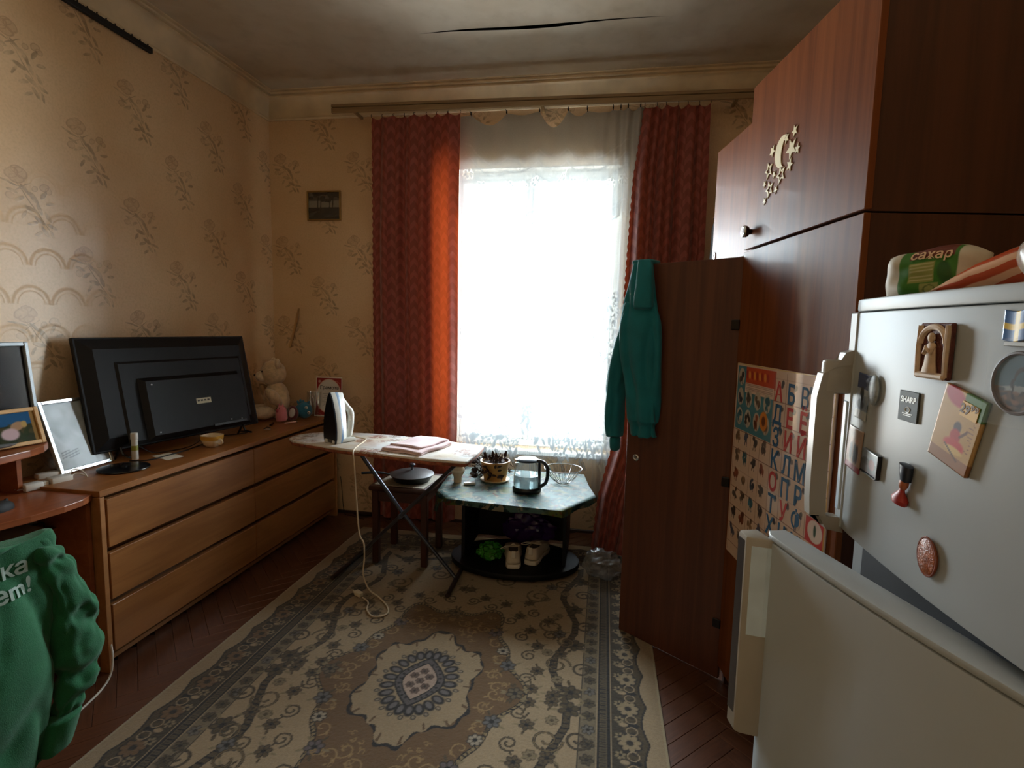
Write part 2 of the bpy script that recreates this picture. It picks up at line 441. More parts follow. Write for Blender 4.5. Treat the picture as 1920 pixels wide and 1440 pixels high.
# ceiling: sagging skin with a torn slit
SX0, SX1, SY = 1.28, 2.83, -.575
def slit(x):
    t = (x - SX0) / (SX1 - SX0)
    if t <= 0 or t >= 1: return 0.0
    return .036 * (math.sin(math.pi * t) ** 1.1) * (1.0 if t < .58 else (.62 if t > .66 else 1.0 - .38 * (t - .58) / .08))
xs = sorted(set([XL - .1, .4, .8, 1.1] + [SX0 + (SX1 - SX0) * k / 48 for k in range(49)] + [3.1, 3.5, XR + .1]))
cv, cf = [], []
rows_far = [YF + .1, -.05, -.2, -.35, -.45, -.52]; rows_near = [-.62, -.68, -.78, -1.0, -1.5, -2.5, -3.6, YB - .1]
for x in xs:
    wv = .008 * math.sin(x * 7)
    for y in rows_far: cv.append((x, y, ZC - .012 * math.exp(-((y - SY) / .1) ** 2) * (1 if SX0 < x < SX1 else 0)))
    h = slit(x)
    cv.append((x, SY + wv + h * .5, ZC - .012 * (h > 0) - h * .10))
    cv.append((x, SY + wv - h * .9, ZC - .014 * (h > 0) - h * .28))
    for y in rows_near: cv.append((x, y, ZC - .016 * math.exp(-((y - SY) / .16) ** 2) * (1 if SX0 < x < SX1 else 0)))
NR = len(rows_far) + 2 + len(rows_near); kf = len(rows_far)
for i in range(len(xs) - 1):
    for k in range(NR - 1):
        if k == kf and (slit(xs[i]) > 0 or slit(xs[i + 1]) > 0): continue
        if k == kf: continue
        cf.append((i * NR + k, i * NR + k + 1, (i + 1) * NR + k + 1, (i + 1) * NR + k))
me = bpy.data.meshes.new('ceiling'); me.from_pydata(cv, [], cf); me.validate()
ceil = struct(link('ceiling', me, M_ceil, None, 3.2))
lid = MB().box(XL - .1, XR + .1, YB - .1, YF + .45, ZC + .06, ZC + .12).build('ceiling_lath', M_cavity, ceil, None)
# cornice on three walls
def cornice(name, a, bpt, nrm):
    prof = [(0, 2.955), (.010, 2.955), (.013, 2.965), (.010, 2.975), (.003, 2.978), (.006, 3.02), (.014, 3.06), (.028, 3.095), (.034, 3.100), (.046, 3.106), (.046, 3.114), (.034, 3.117), (.036, 3.122), (.056, 3.126), (.058, 3.136), (.048, 3.139), (.050, 3.143), (.070, 3.146), (.072, 3.152), (0, 3.152)]
    rs = []
    for end in (a, bpt): rs.append([(end[0] + nrm[0] * d, end[1] + nrm[1] * d, z) for d, z in prof])
    return struct(MB().rings(rs).build(name, M_cornice, None, .5))
cornice('trim_1', (XL, YB), (XL, YF), (1, 0))
cornice('trim_2', (XL, YF), (XR, YF), (0, -1))
cornice('trim_3', (XR, YB), (XR, YF), (-1, 0))
struct(MB().box(XL, XL + .018, YB, YF, -.005, .07, bev=.004).build('baseboard_left', M_floor_base))
struct(MB().box(XL + .02, XR, YF - .015, YF, -.005, .022, bev=.004).build('baseboard_far', M_floor_base))

# ------------------------------------------------------------ window
win = struct(bpy.data.objects.new('window_1', None)); col.objects.link(win)
fy0, fy1 = .22, .30
def wbox(name, *a, bev=.006): return MB().box(*a, bev=bev).build(name, M_white_paint, win, None)
wbox('jamb', WX0, WX0 + .05, fy0, fy1, WZ0, WZ1); wbox('jamb', WX1 - .05, WX1, fy0, fy1, WZ0, WZ1)
wbox('frame_head', WX0 + .05, WX1 - .05, fy0, fy1, WZ1 - .045, WZ1); wbox('frame_sill_rail', WX0 + .05, WX1 - .05, fy0, fy1, WZ0, WZ0 + .05)
XM = 1.90
wbox('mullion', XM - .014, XM + .014, fy0, fy1, WZ0 + .05, WZ1 - .045)
m, nt, b = new_mat('window_glass')
tr = nt.nodes.new('ShaderNodeBsdfTransparent'); gl = nt.nodes.new('ShaderNodeBsdfGlossy'); gl.inputs['Roughness'].default_value = .02
tr.inputs[0].default_value = (.96, .98, .98, 1)
fr = nt.nodes.new('ShaderNodeFresnel'); fr.inputs[0].default_value = 1.3; ms = nt.nodes.new('ShaderNodeMixShader')
nt.links.new(fr.outputs[0], ms.inputs[0]); nt.links.new(tr.outputs[0], ms.inputs[1]); nt.links.new(gl.outputs[0], ms.inputs[2])
nt.links.new(ms.outputs[0], nt.nodes['Material Output'].inputs[0]); M_glass_win = m
for xa, xb in ((WX0 + .05, XM - .014), (XM + .014, WX1 - .05)):
    z0, z1 = WZ0 + .05, WZ1 - .045; s_ = .022
    wbox('sash_stile', xa, xa + s_, .235, .285, z0, z1); wbox('sash_stile', xb - s_, xb, .235, .285, z0, z1)
    wbox('sash_rail', xa + s_, xb - s_, .235, .285, z0, z0 + s_); wbox('sash_rail', xa + s_, xb - s_, .235, .285, z1 - s_, z1)
    MB().box(xa + s_, xb - s_, .258, .262, z0 + s_, z1 - s_).build('pane', M_glass_win, win, None)
wbox('window_sill', WX0 - .02, WX1 + .02, .07, .22, WZ0 - .035, WZ0 - .001)
nb = MB(); nb.box(WX0, WX0 + .006, YF - .002, .22, WZ0, WZ1); nb.box(WX1 - .006, WX1, YF - .002, .22, WZ0, WZ1); nb.box(WX0, WX1, YF - .002, .22, WZ1 - .006, WZ1)
nb.build('reveal_lining', M_niche, win, None)

# ------------------------------------------------------------ rug
CR, DK, OL, BR, GB, BK = (172, 156, 128), (44, 38, 30), (82, 70, 46), (112, 84, 50), (104, 106, 110), (27, 23, 20)
RW, RH = 1.95, 3.10
cv_ = Canvas(RW, RH, .004, CR)
X, Y = np.meshgrid(cv_.x, cv_.y)
dd = np.minimum(np.minimum(X, RW - X), np.minimum(Y, RH - Y))
along = np.where(np.minimum(X, RW - X) < np.minimum(Y, RH - Y), Y, X)
img = cv_.img
def msk(mask, c, a=1.0): img[mask] = img[mask] * (1 - a) + np.array(c) * a
scal = .195 + .0 * along
msk((dd > .06 + .022 * np.abs(np.sin(along * 16))) & (dd < scal), OL)
msk((np.abs(dd - (.06 + .022 * np.abs(np.sin(along * 16)))) < .004), DK)
msk((dd > .15) & (dd < .195), (64, 56, 40))
def border_pts(d, step, off=0.0):
    out = []
    n = int((RH - 2 * d) / step); 
    for k in range(n + 1):
        y = d + (RH - 2 * d) * (k + off) / n
        if y < RH - d * .8: out += [(d, y, 0), (RW - d, y, math.pi)]
    n = int((RW - 2 * d) / step)
    for k in range(1, n):
        x = d + (RW - 2 * d) * (k + off) / n
        if x < RW - d * .8: out += [(x, d, math.pi / 2), (x, RH - d, -math.pi / 2)]
    return out
for i, (x, y, a) in enumerate(border_pts(.13, .17)):
    for s in (-1, 1):
        cv_.leaf(x + s * .0, y, .13, .05, a + math.pi / 2 + s * .35, DK); cv_.leaf(x, y, .10, .028, a + math.pi / 2 + s * .5, CR)
    cv_.flower(x, y, .045, 8, (160, 146, 118) if i % 2 else (124, 98, 66), DK, BK, .2)
for x, y, a in border_pts(.12, .17, .5):
    cv_.ell(x, y, .03, .018, a, BK); cv_.ell(x + .03 * math.cos(a), y + .03 * math.sin(a), .02, .012, a, CR)
    for s in (-1, 1): cv_.ring(x + s * .03 * math.cos(a + 1.57), y + s * .03 * math.sin(a + 1.57), .02, .02, .003, CR)
for x, y, a in border_pts(.165, .085, .25): cv_.flower(x, y, .022, 6, (150, 138, 110), BK, None, .3)
msk((dd > .205) & (dd < .245), (96, 86, 64)); msk((np.abs(dd - .207) < .003) | (np.abs(dd - .243) < .003) | (np.abs(dd - .199) < .002), BK)
msk((dd > .213) & (dd < .237) & ((along * 42) % 1 < .22), BK); msk((dd > .215) & (dd < .235) & (np.abs(((along * 42) % 1) - .6) < .2), (70, 62, 46))
msk((dd > .25) & (dd < .31), (128, 118, 96))
for i, (x, y, a) in enumerate(border_pts(.28, .07)): cv_.flower(x, y, .026, 6, (86, 76, 54) if i % 3 else (112, 112, 110), DK, DK, i * .5)
msk((np.abs(dd - .312) < .003), DK)
# ribbon winding along the inner border
rd = .40 + .055 * (2 * np.abs(((along / .62 + .15) % 1) - .5) * 2 - 1)
rd = np.clip(rd, .362, .44)
inside = (np.minimum(X, RW - X) < np.minimum(Y, RH - Y) * 2)
msk((np.abs(dd - rd) < .017), DK); msk((np.abs(dd - rd) < .012), (88, 76, 54)); msk((np.abs(dd - rd) < .012) & ((along * 38) % 1 < .3), BK)
def sym(fn, x, y, *a, **k):
    for sx in (1, -1):
        for sy in (1, -1): fn(RW / 2 + sx * x, RH / 2 + sy * y, sx, sy, *a, **k)
def spray(cx, cy, sx, sy, r=.05, c1=OL, c2=BK):
    cv_.flower(cx, cy, r, 6, c1, c2, DK, .4)
    for k in range(5):
        t = k * 1.26 + .5; cv_.leaf(cx + r * 1.35 * math.cos(t) * sx, cy + r * 1.35 * math.sin(t) * sy, r * .9, r * .34, t * sx * sy, OL if k % 2 else (140, 128, 98))
def scroll(cx, cy, sx, sy, r=.07, turns=1.4, a0=0.0, c=OL, wd=.010):
    P = []
    for k in range(26):
        t = k / 25; rr = r * (1 - .75 * t); an = a0 + turns * 2 * math.pi * t
        P.append((cx + sx * rr * math.cos(an), cy + sy * rr * math.sin(an)))
    cv_.line(P, wd, DK); cv_.line(P, wd * .55, c)
for x, y in [(.62, .05), (.62, .38), (.60, .70), (.62, 1.02), (.46, 1.10), (.22, 1.12), (.55, 1.26), (.05, 1.24), (.30, 1.28)]:
    sym(spray, x, y, r=.044, c1=(86, 74, 48))
for x, y in [(.66, .20), (.66, .54), (.64, .86), (.52, .96), (.38, 1.2), (.14, 1.18)]: sym(scroll, x, y, r=.05)
for x, y in [(.50, .30), (.52, .62), (.34, .98), (.54, .86), (.12, 1.06), (.44, .78), (.56, .12)]:
    sym(lambda cx, cy, sx, sy: cv_.flower(cx, cy, .026, 7, (140, 128, 102), OL, OL, .2), x, y)
for x, y in [(.54, .46), (.46, .92), (.25, 1.02)]: sym(spray, x, y, r=.034, c1=GB)
for x, y in [(.46, .04), (.47, .16), (.45, .34), (.40, .46), (.33, .58), (.24, .68), (.12, .72), (.02, .80), (.36, .72), (.48, .56), (.56, .30), (.55, .02)]:
    sym(spray, x, y, r=.030, c1=(96, 82, 56))
for x, y, a0 in [(.43, .10, 0), (.42, .26, 1), (.37, .40, 2), (.29, .53, 2.6), (.17, .64, 3.2), (.06, .68, 4.0), (.50, .44, .6), (.40, .62, 1.4)]: sym(scroll, x, y, r=.038, a0=a0, c=(100, 86, 58), wd=.008)
# vines around the medallion
for x, y, r, a0 in [(.55, .22, .06, 0), (.50, .52, .07, 1.2), (.40, .80, .07, 2.2), (.20, .94, .06, 3.0), (.58, .40, .045, 2.0)]: sym(scroll, x, y, r=r, a0=a0, c=(124, 108, 74))
cx0, cy0 = RW / 2, RH / 2
# medallion: lobed brown ring
dx, dy = (X - RW / 2), (Y - RH / 2)
th = np.arctan2(dy / .58, dx / .38); rr = np.sqrt((dx / .38) ** 2 + (dy / .58) ** 2)
lob = 1.0 + .10 * np.cos(th * 6) + .05 * np.cos(th * 12)
th2 = np.arctan2(dy / .33, dx / .235); r2 = np.sqrt((dx / .235) ** 2 + (dy / .33) ** 2)
lob2 = 1.0 - .10 * np.cos(th2 * 6) + .03 * np.cos(th2 * 18)
nzc = .025 * np.sin(X * 60) * np.sin(Y * 55)
ring_ = (rr < lob) & (r2 > lob2)
msk((rr < lob + .045), DK); msk((rr < lob + .034), (150, 134, 100)); msk((rr < lob + .034) & ((th * 26) % 1 < .3), BK); msk((rr < lob + .006), BK)
msk(rr < lob - .004, (112, 86, 52)); msk(np.abs(r2 - lob2 + nzc) < .030, BK); msk(r2 < lob2 - .02 + nzc, (164, 148, 120)); msk((r2 < lob2 - .02) & (np.abs(np.sin(th2 * 9)) < .18) & (r2 > lob2 - .14), (104, 80, 50))
for x, y, a0 in [(.29, .09, 0), (.30, .20, 1.0), (.26, .32, 1.8), (.18, .43, 2.4), (.08, .46, 3.0), (.32, .02, .5), (.23, .41, .7), (.13, .40, 1.2)]:
    sym(lambda cx, cy, sx, sy: (cv_.line([(cx + sx * .038 * (1 - k / 14) * math.cos(a0 + k * .5), cy + sy * .038 * (1 - k / 14) * math.sin(a0 + k * .5)) for k in range(14)], .006, (158, 134, 92)), cv_.leaf(cx - sx * .03, cy + sy * .02, .028, .010, a0, (158, 134, 92))), x, y)
for x, y, c in [(.34, .17, GB), (.24, .41, (104, 96, 102)), (0.0, .55, (120, 106, 80)), (.40, .0, (110, 100, 78))]: sym(spray, x, abs(y), r=.036, c1=c)
sym(lambda cx, cy, sx, sy: cv_.flower(cx, cy, .030, 7, (170, 164, 150), BK, BK), .30, .27)
# centre
for k in range(22):
    t = 2 * math.pi * k / 22
    cv_.ell(cx0 + .128 * math.cos(t), cy0 + .178 * math.sin(t), .036, .024, t, BK); cv_.ell(cx0 + .126 * math.cos(t), cy0 + .175 * math.sin(t), .024, .013, t, (112, 110, 116))
    cv_.ell(cx0 + .164 * math.cos(t + .14), cy0 + .216 * math.sin(t + .14), .014, .011, t, BK); cv_.ell(cx0 + .164 * math.cos(t + .14), cy0 + .216 * math.sin(t + .14), .010, .007, t, (150, 140, 124))
def mandorla(a, h, c):
    sl, Xw, Yw = cv_.win(cx0 - a, cx0 + a, cy0 - h, cy0 + h)
    cv_.put(sl, (np.abs(Xw - cx0) < a * np.clip(1 - np.abs((Yw - cy0) / h) ** 1.7, 0, 1)).astype(float), c)
mandorla(.105, .160, BK); mandorla(.098, .150, (92, 88, 92))
for k in range(24):
    t = 2 * math.pi * k / 24; cv_.ell(cx0 + .082 * math.cos(t), cy0 + .112 * math.sin(t), .008, .006, t, BK)
mandorla(.076, .122, BK); mandorla(.070, .114, (182, 164, 154))
for (ax_, ay_) in [(0, 0), (.032, .030), (-.032, .030), (.032, -.030), (-.032, -.030), (0, .062), (0, -.062)]: cv_.flower(cx0 + ax_, cy0 + ay_, .020, 6, (104, 86, 78), DK, (74, 58, 50), .2)
for k in range(160):   # tiny stars scattered in the field
    x, y = rng.uniform(.5, RW - .5), rng.uniform(.45, RH - .45)
    if ((x - cx0) / .44) ** 2 + ((y - cy0) / .66) ** 2 > 1.1: cv_.flower(x, y, .012, 5, (130, 118, 90), OL)
k_n = 0
while k_n < 60:                                   # pale tendrils inside the brown medallion ring
    x, y = rng.uniform(0, .42), rng.uniform(0, .62)
    j_, i_ = int((RH / 2 + y) / RH * (cv_.ny - 1)), int((RW / 2 + x) / RW * (cv_.nx - 1))
    k_n += 1
    if not (rr[j_, i_] < lob[j_, i_] - .08 and r2[j_, i_] > lob2[j_, i_] + .10): continue
    a_ = rng.uniform(0, 6.28)
    sym(lambda cx, cy, sx, sy: (cv_.line([(cx + sx * .030 * (k / 9 - .5) * math.cos(a_ + k * .22), cy + sy * .046 * (k / 9 - .5) * math.sin(a_ + k * .30)) for k in range(10)], .005, (150, 126, 84)), cv_.leaf(cx + sx * .012, cy, .020, .009, a_ * sx * sy, (150, 126, 84))), x, y)
cv_.img *= np.array((.82, .775, .72))
cv_.img *= (1 + .10 * (rng.random(cv_.img.shape[:2]) - .5))[..., None]
edge = dd < .012; cv_.img[edge] = (150, 134, 104)
M_rug = vcol_mat('rug_pile_print', .95, bump=.5, bscale=420, sheen=.25, spec=.15)
Z = .0045 + .001 * np.sin(X * 3 + 1) * np.sin(Y * 2.3) * np.clip(dd / .3, 0, 1) + rng.random(X.shape) * .0012
rug = grid_mesh('rug', np.stack([X, Y, Z], -1), M_rug, None, lin_np(cv_.img), .0045)
rug.location = (.785, -3.27, .0012)
tag(rug, 'large cream and olive woven rug with a central floral medallion on the parquet', 'rug')

# ------------------------------------------------------------ curtain rail
M_rail = wood('rail_wood', (120, 96, 66), (164, 138, 100), grain=(1, 8, 8), fine=(4, 160, 160), rough=.45)
M_dark_metal = pbr('dark_metal', (40, 34, 30), .45, .6)
rl = thing('curtain_rail', 'long wooden curtain rail with two grooves fixed above the window', 'curtain rail', (0.545, -.10, 2.94), (0, R_(.69), 0))
L_ = 2.78
MB().box(0, L_, -.012, .004, .010, .028, bev=.003).box(0, L_, -.010, .004, -.028, .007, bev=.003).build('rail_front', M_rail, rl, None)
MB().box(0, L_, .004, .045, -.010, .020, bev=.003).build('rail_board', M_rail, rl, None)
for x in (.12, 1.44, 2.66): MB().box(x, x + .02, .045, .199, .000, .018, bev=.002).build('bracket', M_rail, rl, None)

# ------------------------------------------------------------ coloured curtains
def curtain_mat(name, c, tr_c):
    m, nt, b = new_mat(name)
    v = coords(nt); X_, Y_, Z_ = xyz(nt, v)
    wv = noise_tex(nt, coords(nt, scale=(60, 60, 14)), 1.0, 2.0)
    # woven arrowhead motif
    cx = (X_ / .055); ci = cx.floor(); fx = (cx.fract() - .5).abs()
    zz = (Z_ / .085 + fx * .8 + ci * .5).fract()
    arrow = zz.smooth(.35, .42) - zz.smooth(.80, .88)
    thin = ((Z_ / .006 + fx * 12.0).fract()).smooth(.3, .7)
    ptn = arrow * (.55 + thin * .45)
    a = lin(c); hi = tuple(min(1, x * 1.55 + .012) for x in a)
    base = mixc(nt, ptn * .8, mixc(nt, wv, tuple(x * .85 for x in a), a), hi)
    nt.links.new(base, b.inputs['Base Color']); b.inputs['Sheen Weight'].default_value = .3
    rg = .62 - ptn * .20; nt.links.new(rg.v, b.inputs['Roughness'])
    tl = nt.nodes.new('ShaderNodeBsdfTranslucent'); tl.inputs[0].default_value = (*lin(tr_c), 1)
    ms = nt.nodes.new('ShaderNodeMixShader'); ms.inputs[0].default_value = .10
    nt.links.new(b.outputs[0], ms.inputs[1]); nt.links.new(tl.outputs[0], ms.inputs[2]); nt.links.new(ms.outputs[0], nt.nodes['Material Output'].inputs[0])
    set_bump(nt, b, ptn + wv * .4, .15, .002)
    return m
M_curt = curtain_mat('curtain_terracotta', (132, 58, 44), (170, 66, 26))
def interp(x, xs, ys): return np.interp(x, xs, ys)
def curtain(name, label, zs, xl, xr, yc, fold, amp, ztop, hooks, seed, scallop_left=True, nu=170, nv=220):
    root = thing(name, label, 'curtain', (0, 0, 0))
    u = np.linspace(0, 1, nu)[None, :]; v = np.linspace(0, 1, nv)[:, None]
    zt = ztop - .02 * np.abs(np.sin(u * math.pi * hooks)) ** .7
    z = zt * (1 - v) + zs[-1] * v
    XLn = np.interp(-z, -np.array(zs), xl); XRn = np.interp(-z, -np.array(zs), xr)
    yb = np.interp(-z, -np.array(zs), yc)
    ph = seed
    uu = u + .012 * np.sin(v * 5 + ph) + .02 * np.sin(v * 2.2 + 3 * u + ph)
    f = np.sin(uu * fold * 2 * math.pi + ph) + .45 * np.sin(uu * fold * 4.6 * math.pi + 1.3 + ph * 2) + .3 * np.sin(uu * fold * 1.3 * math.pi + 2 * v)
    am = amp * (.55 + .45 * np.minimum(1, v * 4)) * (1 + .3 * np.sin(3 * v + 5 * u))
    x = XLn + (XRn - XLn) * u + .25 * am * np.cos(uu * fold * 2 * math.pi + ph)
    if scallop_left: x = x - np.where(u < .02, .008 * np.abs(np.sin(z * 60)), 0)
    y = yb + am * f
    P = np.stack(np.broadcast_arrays(x, y, z), -1)
    body = grid_mesh('cloth', P, M_curt, root)
    for k in range(hooks + 1):
        uk = k / hooks; j = int(uk * (nu - 1)); p = P[0, j]
        MB().tube([(p[0], p[1], p[2] - .004), (p[0], p[1] - .006, p[2] + .006), (p[0], -.04, 2.915)], .0022, 5).build('hook', M_dark_metal, root)
    return root
curtain('curtain', 'terracotta curtain hanging on the left side of the window beside the picture', [2.90, 2.1, .7, .06], [.815, .805, .80, .80], [1.445, 1.432, 1.43, 1.42], [-.055, -.05, -.05, -.06], 3.1, .024, 2.90, 8, .4)
curtain('curtain', 'terracotta curtain on the right of the window, glowing orange behind the teal hoodie', [2.885, 2.45, 1.95, .70, .38, .04], [2.662, 2.612, 2.592, 2.546, 2.465, 2.43], [3.055, 3.062, 3.066, 2.95, 2.78, 2.70], [-.055, -.055, -.06, -.10, -.22, -.33], 3.4, .026, 2.885, 6, 2.1)

# ------------------------------------------------------------ lace tulle
m, nt, b = new_mat('tulle_lace')
at = nt.nodes.new('ShaderNodeVertexColor'); at.layer_name = 'Col'
df = nt.nodes.new('ShaderNodeBsdfDiffuse'); df.inputs[0].default_value = (.92, .94, .95, 1)
tl = nt.nodes.new('ShaderNodeBsdfTranslucent'); tl.inputs[0].default_value = (.075, .088, .095, 1)
tp = nt.nodes.new('ShaderNodeBsdfTransparent')
m1 = nt.nodes.new('ShaderNodeMixShader'); m1.inputs[0].default_value = .5; m2 = nt.nodes.new('ShaderNodeMixShader')
nt.links.new(df.outputs[0], m1.inputs[1]); nt.links.new(tl.outputs[0], m1.inputs[2])
nn = noise_tex(nt, coords(nt, scale=(300, 300, 300)), 1.0, 1.0)
sp = nt.nodes.new('ShaderNodeSeparateColor'); nt.links.new(at.outputs[0], sp.inputs[0])
op = Ex(nt, sp.outputs[0]) * (nn * .3 + .85)
nt.links.new(op.v, m2.inputs[0]); nt.links.new(tp.outputs[0], m2.inputs[1]); nt.links.new(m1.outputs[0], m2.inputs[2])
nt.links.new(m2.outputs[0], nt.nodes['Material Output'].inputs[0]); M_tulle = m
TW, TH = 1.26, 2.62
tc_ = Canvas(TW, TH, .0055, (.36,))
Xt, Yt = np.meshgrid(tc_.x, tc_.y)
tc_.img[..., 0] += .04 * np.sin(Xt * 400)
def tfl(x, y, r, a=1.0, n=6): tc_.flower(x, y, r, n, (a,), (.5,), (.08,), .3)
for sw in range(2):            # swags of the valance
    for row, dep in enumerate((2.44, 2.36, 2.28, 2.06, 1.98)):
        x0, x1 = (.03, .62) if sw == 0 else (.62, 1.15)
        tc_.line([(x0 + (x1 - x0) * k / 20, dep - .11 * math.sin(math.pi * k / 20)) for k in range(21)], .014, (1.0,), .9)
tc_.img[..., 0] = np.where((Yt > 1.92 + .04 * np.cos(Xt * 11)), np.maximum(tc_.img[..., 0], .86), tc_.img[..., 0])
for k in range(14): tfl(.05 + k * .09, 2.24 - .09 * abs(math.sin(k * .45 * math.pi / 3)), .036)
for k in range(9): tfl(.10 + k * .13, 1.96 + .03 * math.sin(k * 2), .022, .7)
for k in range(46):            # flowers climbing the side edges and the hem
    t = k / 45
    xx = .05 + .05 * abs(math.sin(k * 1.7)) if k % 2 else TW - .08 - .20 * abs(math.sin(k * 1.1)) * (1.2 - t)
    tfl(xx, .3 + 1.15 * t, .040 if k % 3 else .026, 1.0)
    tc_.leaf(xx + .04 * math.sin(k), .27 + 1.15 * t, .07, .022, k * .8, (1.0,))
for k in range(40):
    x = .03 + (TW - .06) * k / 39; h = .34 + .16 * abs(math.sin(k * .55)) + (.14 if 12 < k < 20 else 0)
    tfl(x, h, .042 if k % 2 else .028, 1.0); tc_.leaf(x, h - .07, .09, .026, 1.2 + .5 * math.sin(k * 1.3), (1.0,)); tc_.leaf(x + .02, h - .13, .07, .02, 2.0, (1.0,))
tc_.line([(.78 + .05 * math.sin(k * .5), .45 + k * .05) for k in range(8)], .02, (1.0,))
for k in range(16): tc_.leaf(1.02 + .05 * math.sin(k), .5 + k * .06, .08, .02, 1.57 + math.sin(k * 2), (1.0,))
tc_.img[..., 0] = np.maximum(tc_.img[..., 0], .36 + .42 * np.clip((Xt / TW - .80) / .12, 0, 1))
U_ = Xt / TW; V_ = Yt / TH
hk = [1.445, 1.507, 1.754, 1.977, 2.168, 2.292, 2.459, 2.508, 2.554, 2.632, 2.68]
sag = [.0, .0, .065, .012, .10, .035, .02, .01, .01, .012, .0]
x = 1.425 + 1.25 * (U_ ** .92)
ztop = np.zeros_like(x) + 2.905
for a, c, s_ in zip(hk[:-1], hk[1:], sag[1:]):
    mm = (x >= a) & (x < c); ztop[mm] -= s_ * np.sin(math.pi * (x[mm] - a) / (c - a)) ** .9
z = ztop * V_ + .26 * (1 - V_)
fol = np.clip((U_ - .72) / .28, 0, 1)
y = .025 + .010 * np.sin(U_ * 38 + 2 * V_) * (1 - fol) + .026 * np.sin(U_ * 95 + 1.5 * V_) * fol + .008 * np.sin(U_ * 9 + V_ * 7)
x = x - .10 * (1 - V_) * np.clip((U_ - .6) / .4, 0, 1)
tul = thing('tulle_curtain', 'sheer white lace tulle hanging across the bright window', 'curtain', (0, 0, 0))
grid_mesh('lace', np.stack([x, y, z], -1), M_tulle, tul, tc_.img)
for h in hk[1:-1]: MB().tube([(h, .026, 2.895), (h, .02, 2.905), (h, -.03, 2.912)], .0025, 5).box(h - .004, h + .004, .0, .012, 2.90, 2.918).build('curtain_hook', M_dark_metal, tul)

# ------------------------------------------------------------ chest of drawers
M_oak = wood('oak_veneer', (128, 80, 40), (160, 106, 58), grain=(14, 1.2, 14), fine=(200, 5, 200), rough=.33, bump=.04)
M_oak_edge = wood('oak_edge', (138, 90, 50), (170, 118, 70), grain=(10, 2, 10), fine=(160, 8, 160), rough=.4)
M_black = pbr('black_plastic', (14, 14, 16), .32, var=.15)
M_black_matte = pbr('black_matte', (16, 15, 15), .7)
CY0, CY1, CXF, CH_ = -1.925, .03, .482, .78
ch = thing('chest_of_drawers', 'long oak veneer chest with six handleless drawers along the left wall', 'chest of drawers', (0, 0, 0))
for a_ in (CY0, CY1 - .022): MB().box(.0, CXF, a_, a_ + .022, 0, .752, bev=.0015).build('side_panel', M_oak_edge, ch, None)
MB().box(.0, CXF, CY0, CY1, .754, CH_, bev=.002).build('top_panel', M_oak, ch, None)
MB().box(.0, .012, CY0 + .022, CY1 - .022, .02, .754).box(.03, CXF - .05, CY0 + .022, CY1 - .022, .02, .04).build('carcass_back', M_oak_edge, ch, None)
MB().box(CXF - .135, CXF - .12, CY0 + .022, CY1 - .022, .0, .752).build('inner_rail', M_oak_edge, ch, None)
ym = (CY0 + CY1) / 2
for z0, z1 in ((.531, .735), (.307, .506), (.0775, .282)):
    for a, b_ in ((CY0 + .034, ym - .0025), (ym + .0025, CY1 - .034)):
        MB().box(CXF - .030, CXF - .004, a, b_, z0, z1, bev=.002).box(.02, CXF - .03, a + .02, b_ - .02, z0 + .02, z1 - .04).build('drawer', M_oak, ch, None)

# ------------------------------------------------------------ television seen from behind
tv = thing('television', 'large black television leaning back on the chest, its rear side facing the room', 'television', (.215, -1.135, .833), (0, 0, 0))
tv.rotation_euler = Euler((0, -.209, -.215), 'XYZ')
# local: x out of the rear side (towards the room), y along the width, z up
TVW, TVH = .962, .56
M_tv = pbr('tv_shell', (10, 11, 14), .5, spec=.3, var=.1, bump=.08, bscale=500)
sh = MB()
sh.box(-.022, .0, -TVW / 2, TVW / 2, 0, TVH, bev=.004)
sh.build('screen_frame', M_tv, tv, None)
def frustum(y0, y1, z0, z1, x0, x1, ins):
    a = [(x0, y0, z0), (x0, y1, z0), (x0, y1, z1), (x0, y0, z1)]; c = [(x1, y0 + ins, z0 + ins), (x1, y1 - ins, z0 + ins), (x1, y1 - ins, z1 - ins), (x1, y0 + ins, z1 - ins)]
    return MB().rings([a, c])
frustum(-TVW / 2 + .012, TVW / 2 - .012, .008, TVH - .008, 0, .026, .055).build('rear_shell', M_tv, tv, None)
frustum(-.33, .40, .015, .43, .0262, .034, .012).build('rear_step', M_tv, tv, None)
frustum(-.24, .36, .015, .34, .0342, .062, .022).build('electronics_box', M_tv, tv, None)
M_lab = pbr('pale_label', (206, 202, 178), .5)
MB().box(.0622, .0632, .04, .13, .17, .20, bev=.0003).build('rating_label', M_lab, tv, None)
for i in range(4): MB().box(.0632, .0635, .046 + .02 * i, .060 + .02 * i, .183, .192).build('label_print', pbr('label_ink%d' % i, (70, 70, 66), .6), tv, None)
M_screw = pbr('bright_screw', (190, 190, 190), .3, .9)
for y_, z_ in ((-.19, .05), (.31, .05), (-.19, .30), (.24, .055)): MB().lathe([(.004, 0), (.004, .002), (.001, .003)], 10, T(.0622, y_, z_) @ Rm(0, R_(90), 0)).build('screw', M_screw, tv)
MB().box(.0622, .068, .12, .34, .03, .045, bev=.001).build('socket_row', M_black, tv, None)
for s in (-.36, .36): MB().tube([(.0, s, .01), (.015, s, -.03), (.06, s + .0, -.044)], .006, 6).tube([(-.005, s, .01), (-.03, s, -.02), (-.075, s, -.060)], .006, 6).build('foot', M_black, tv)

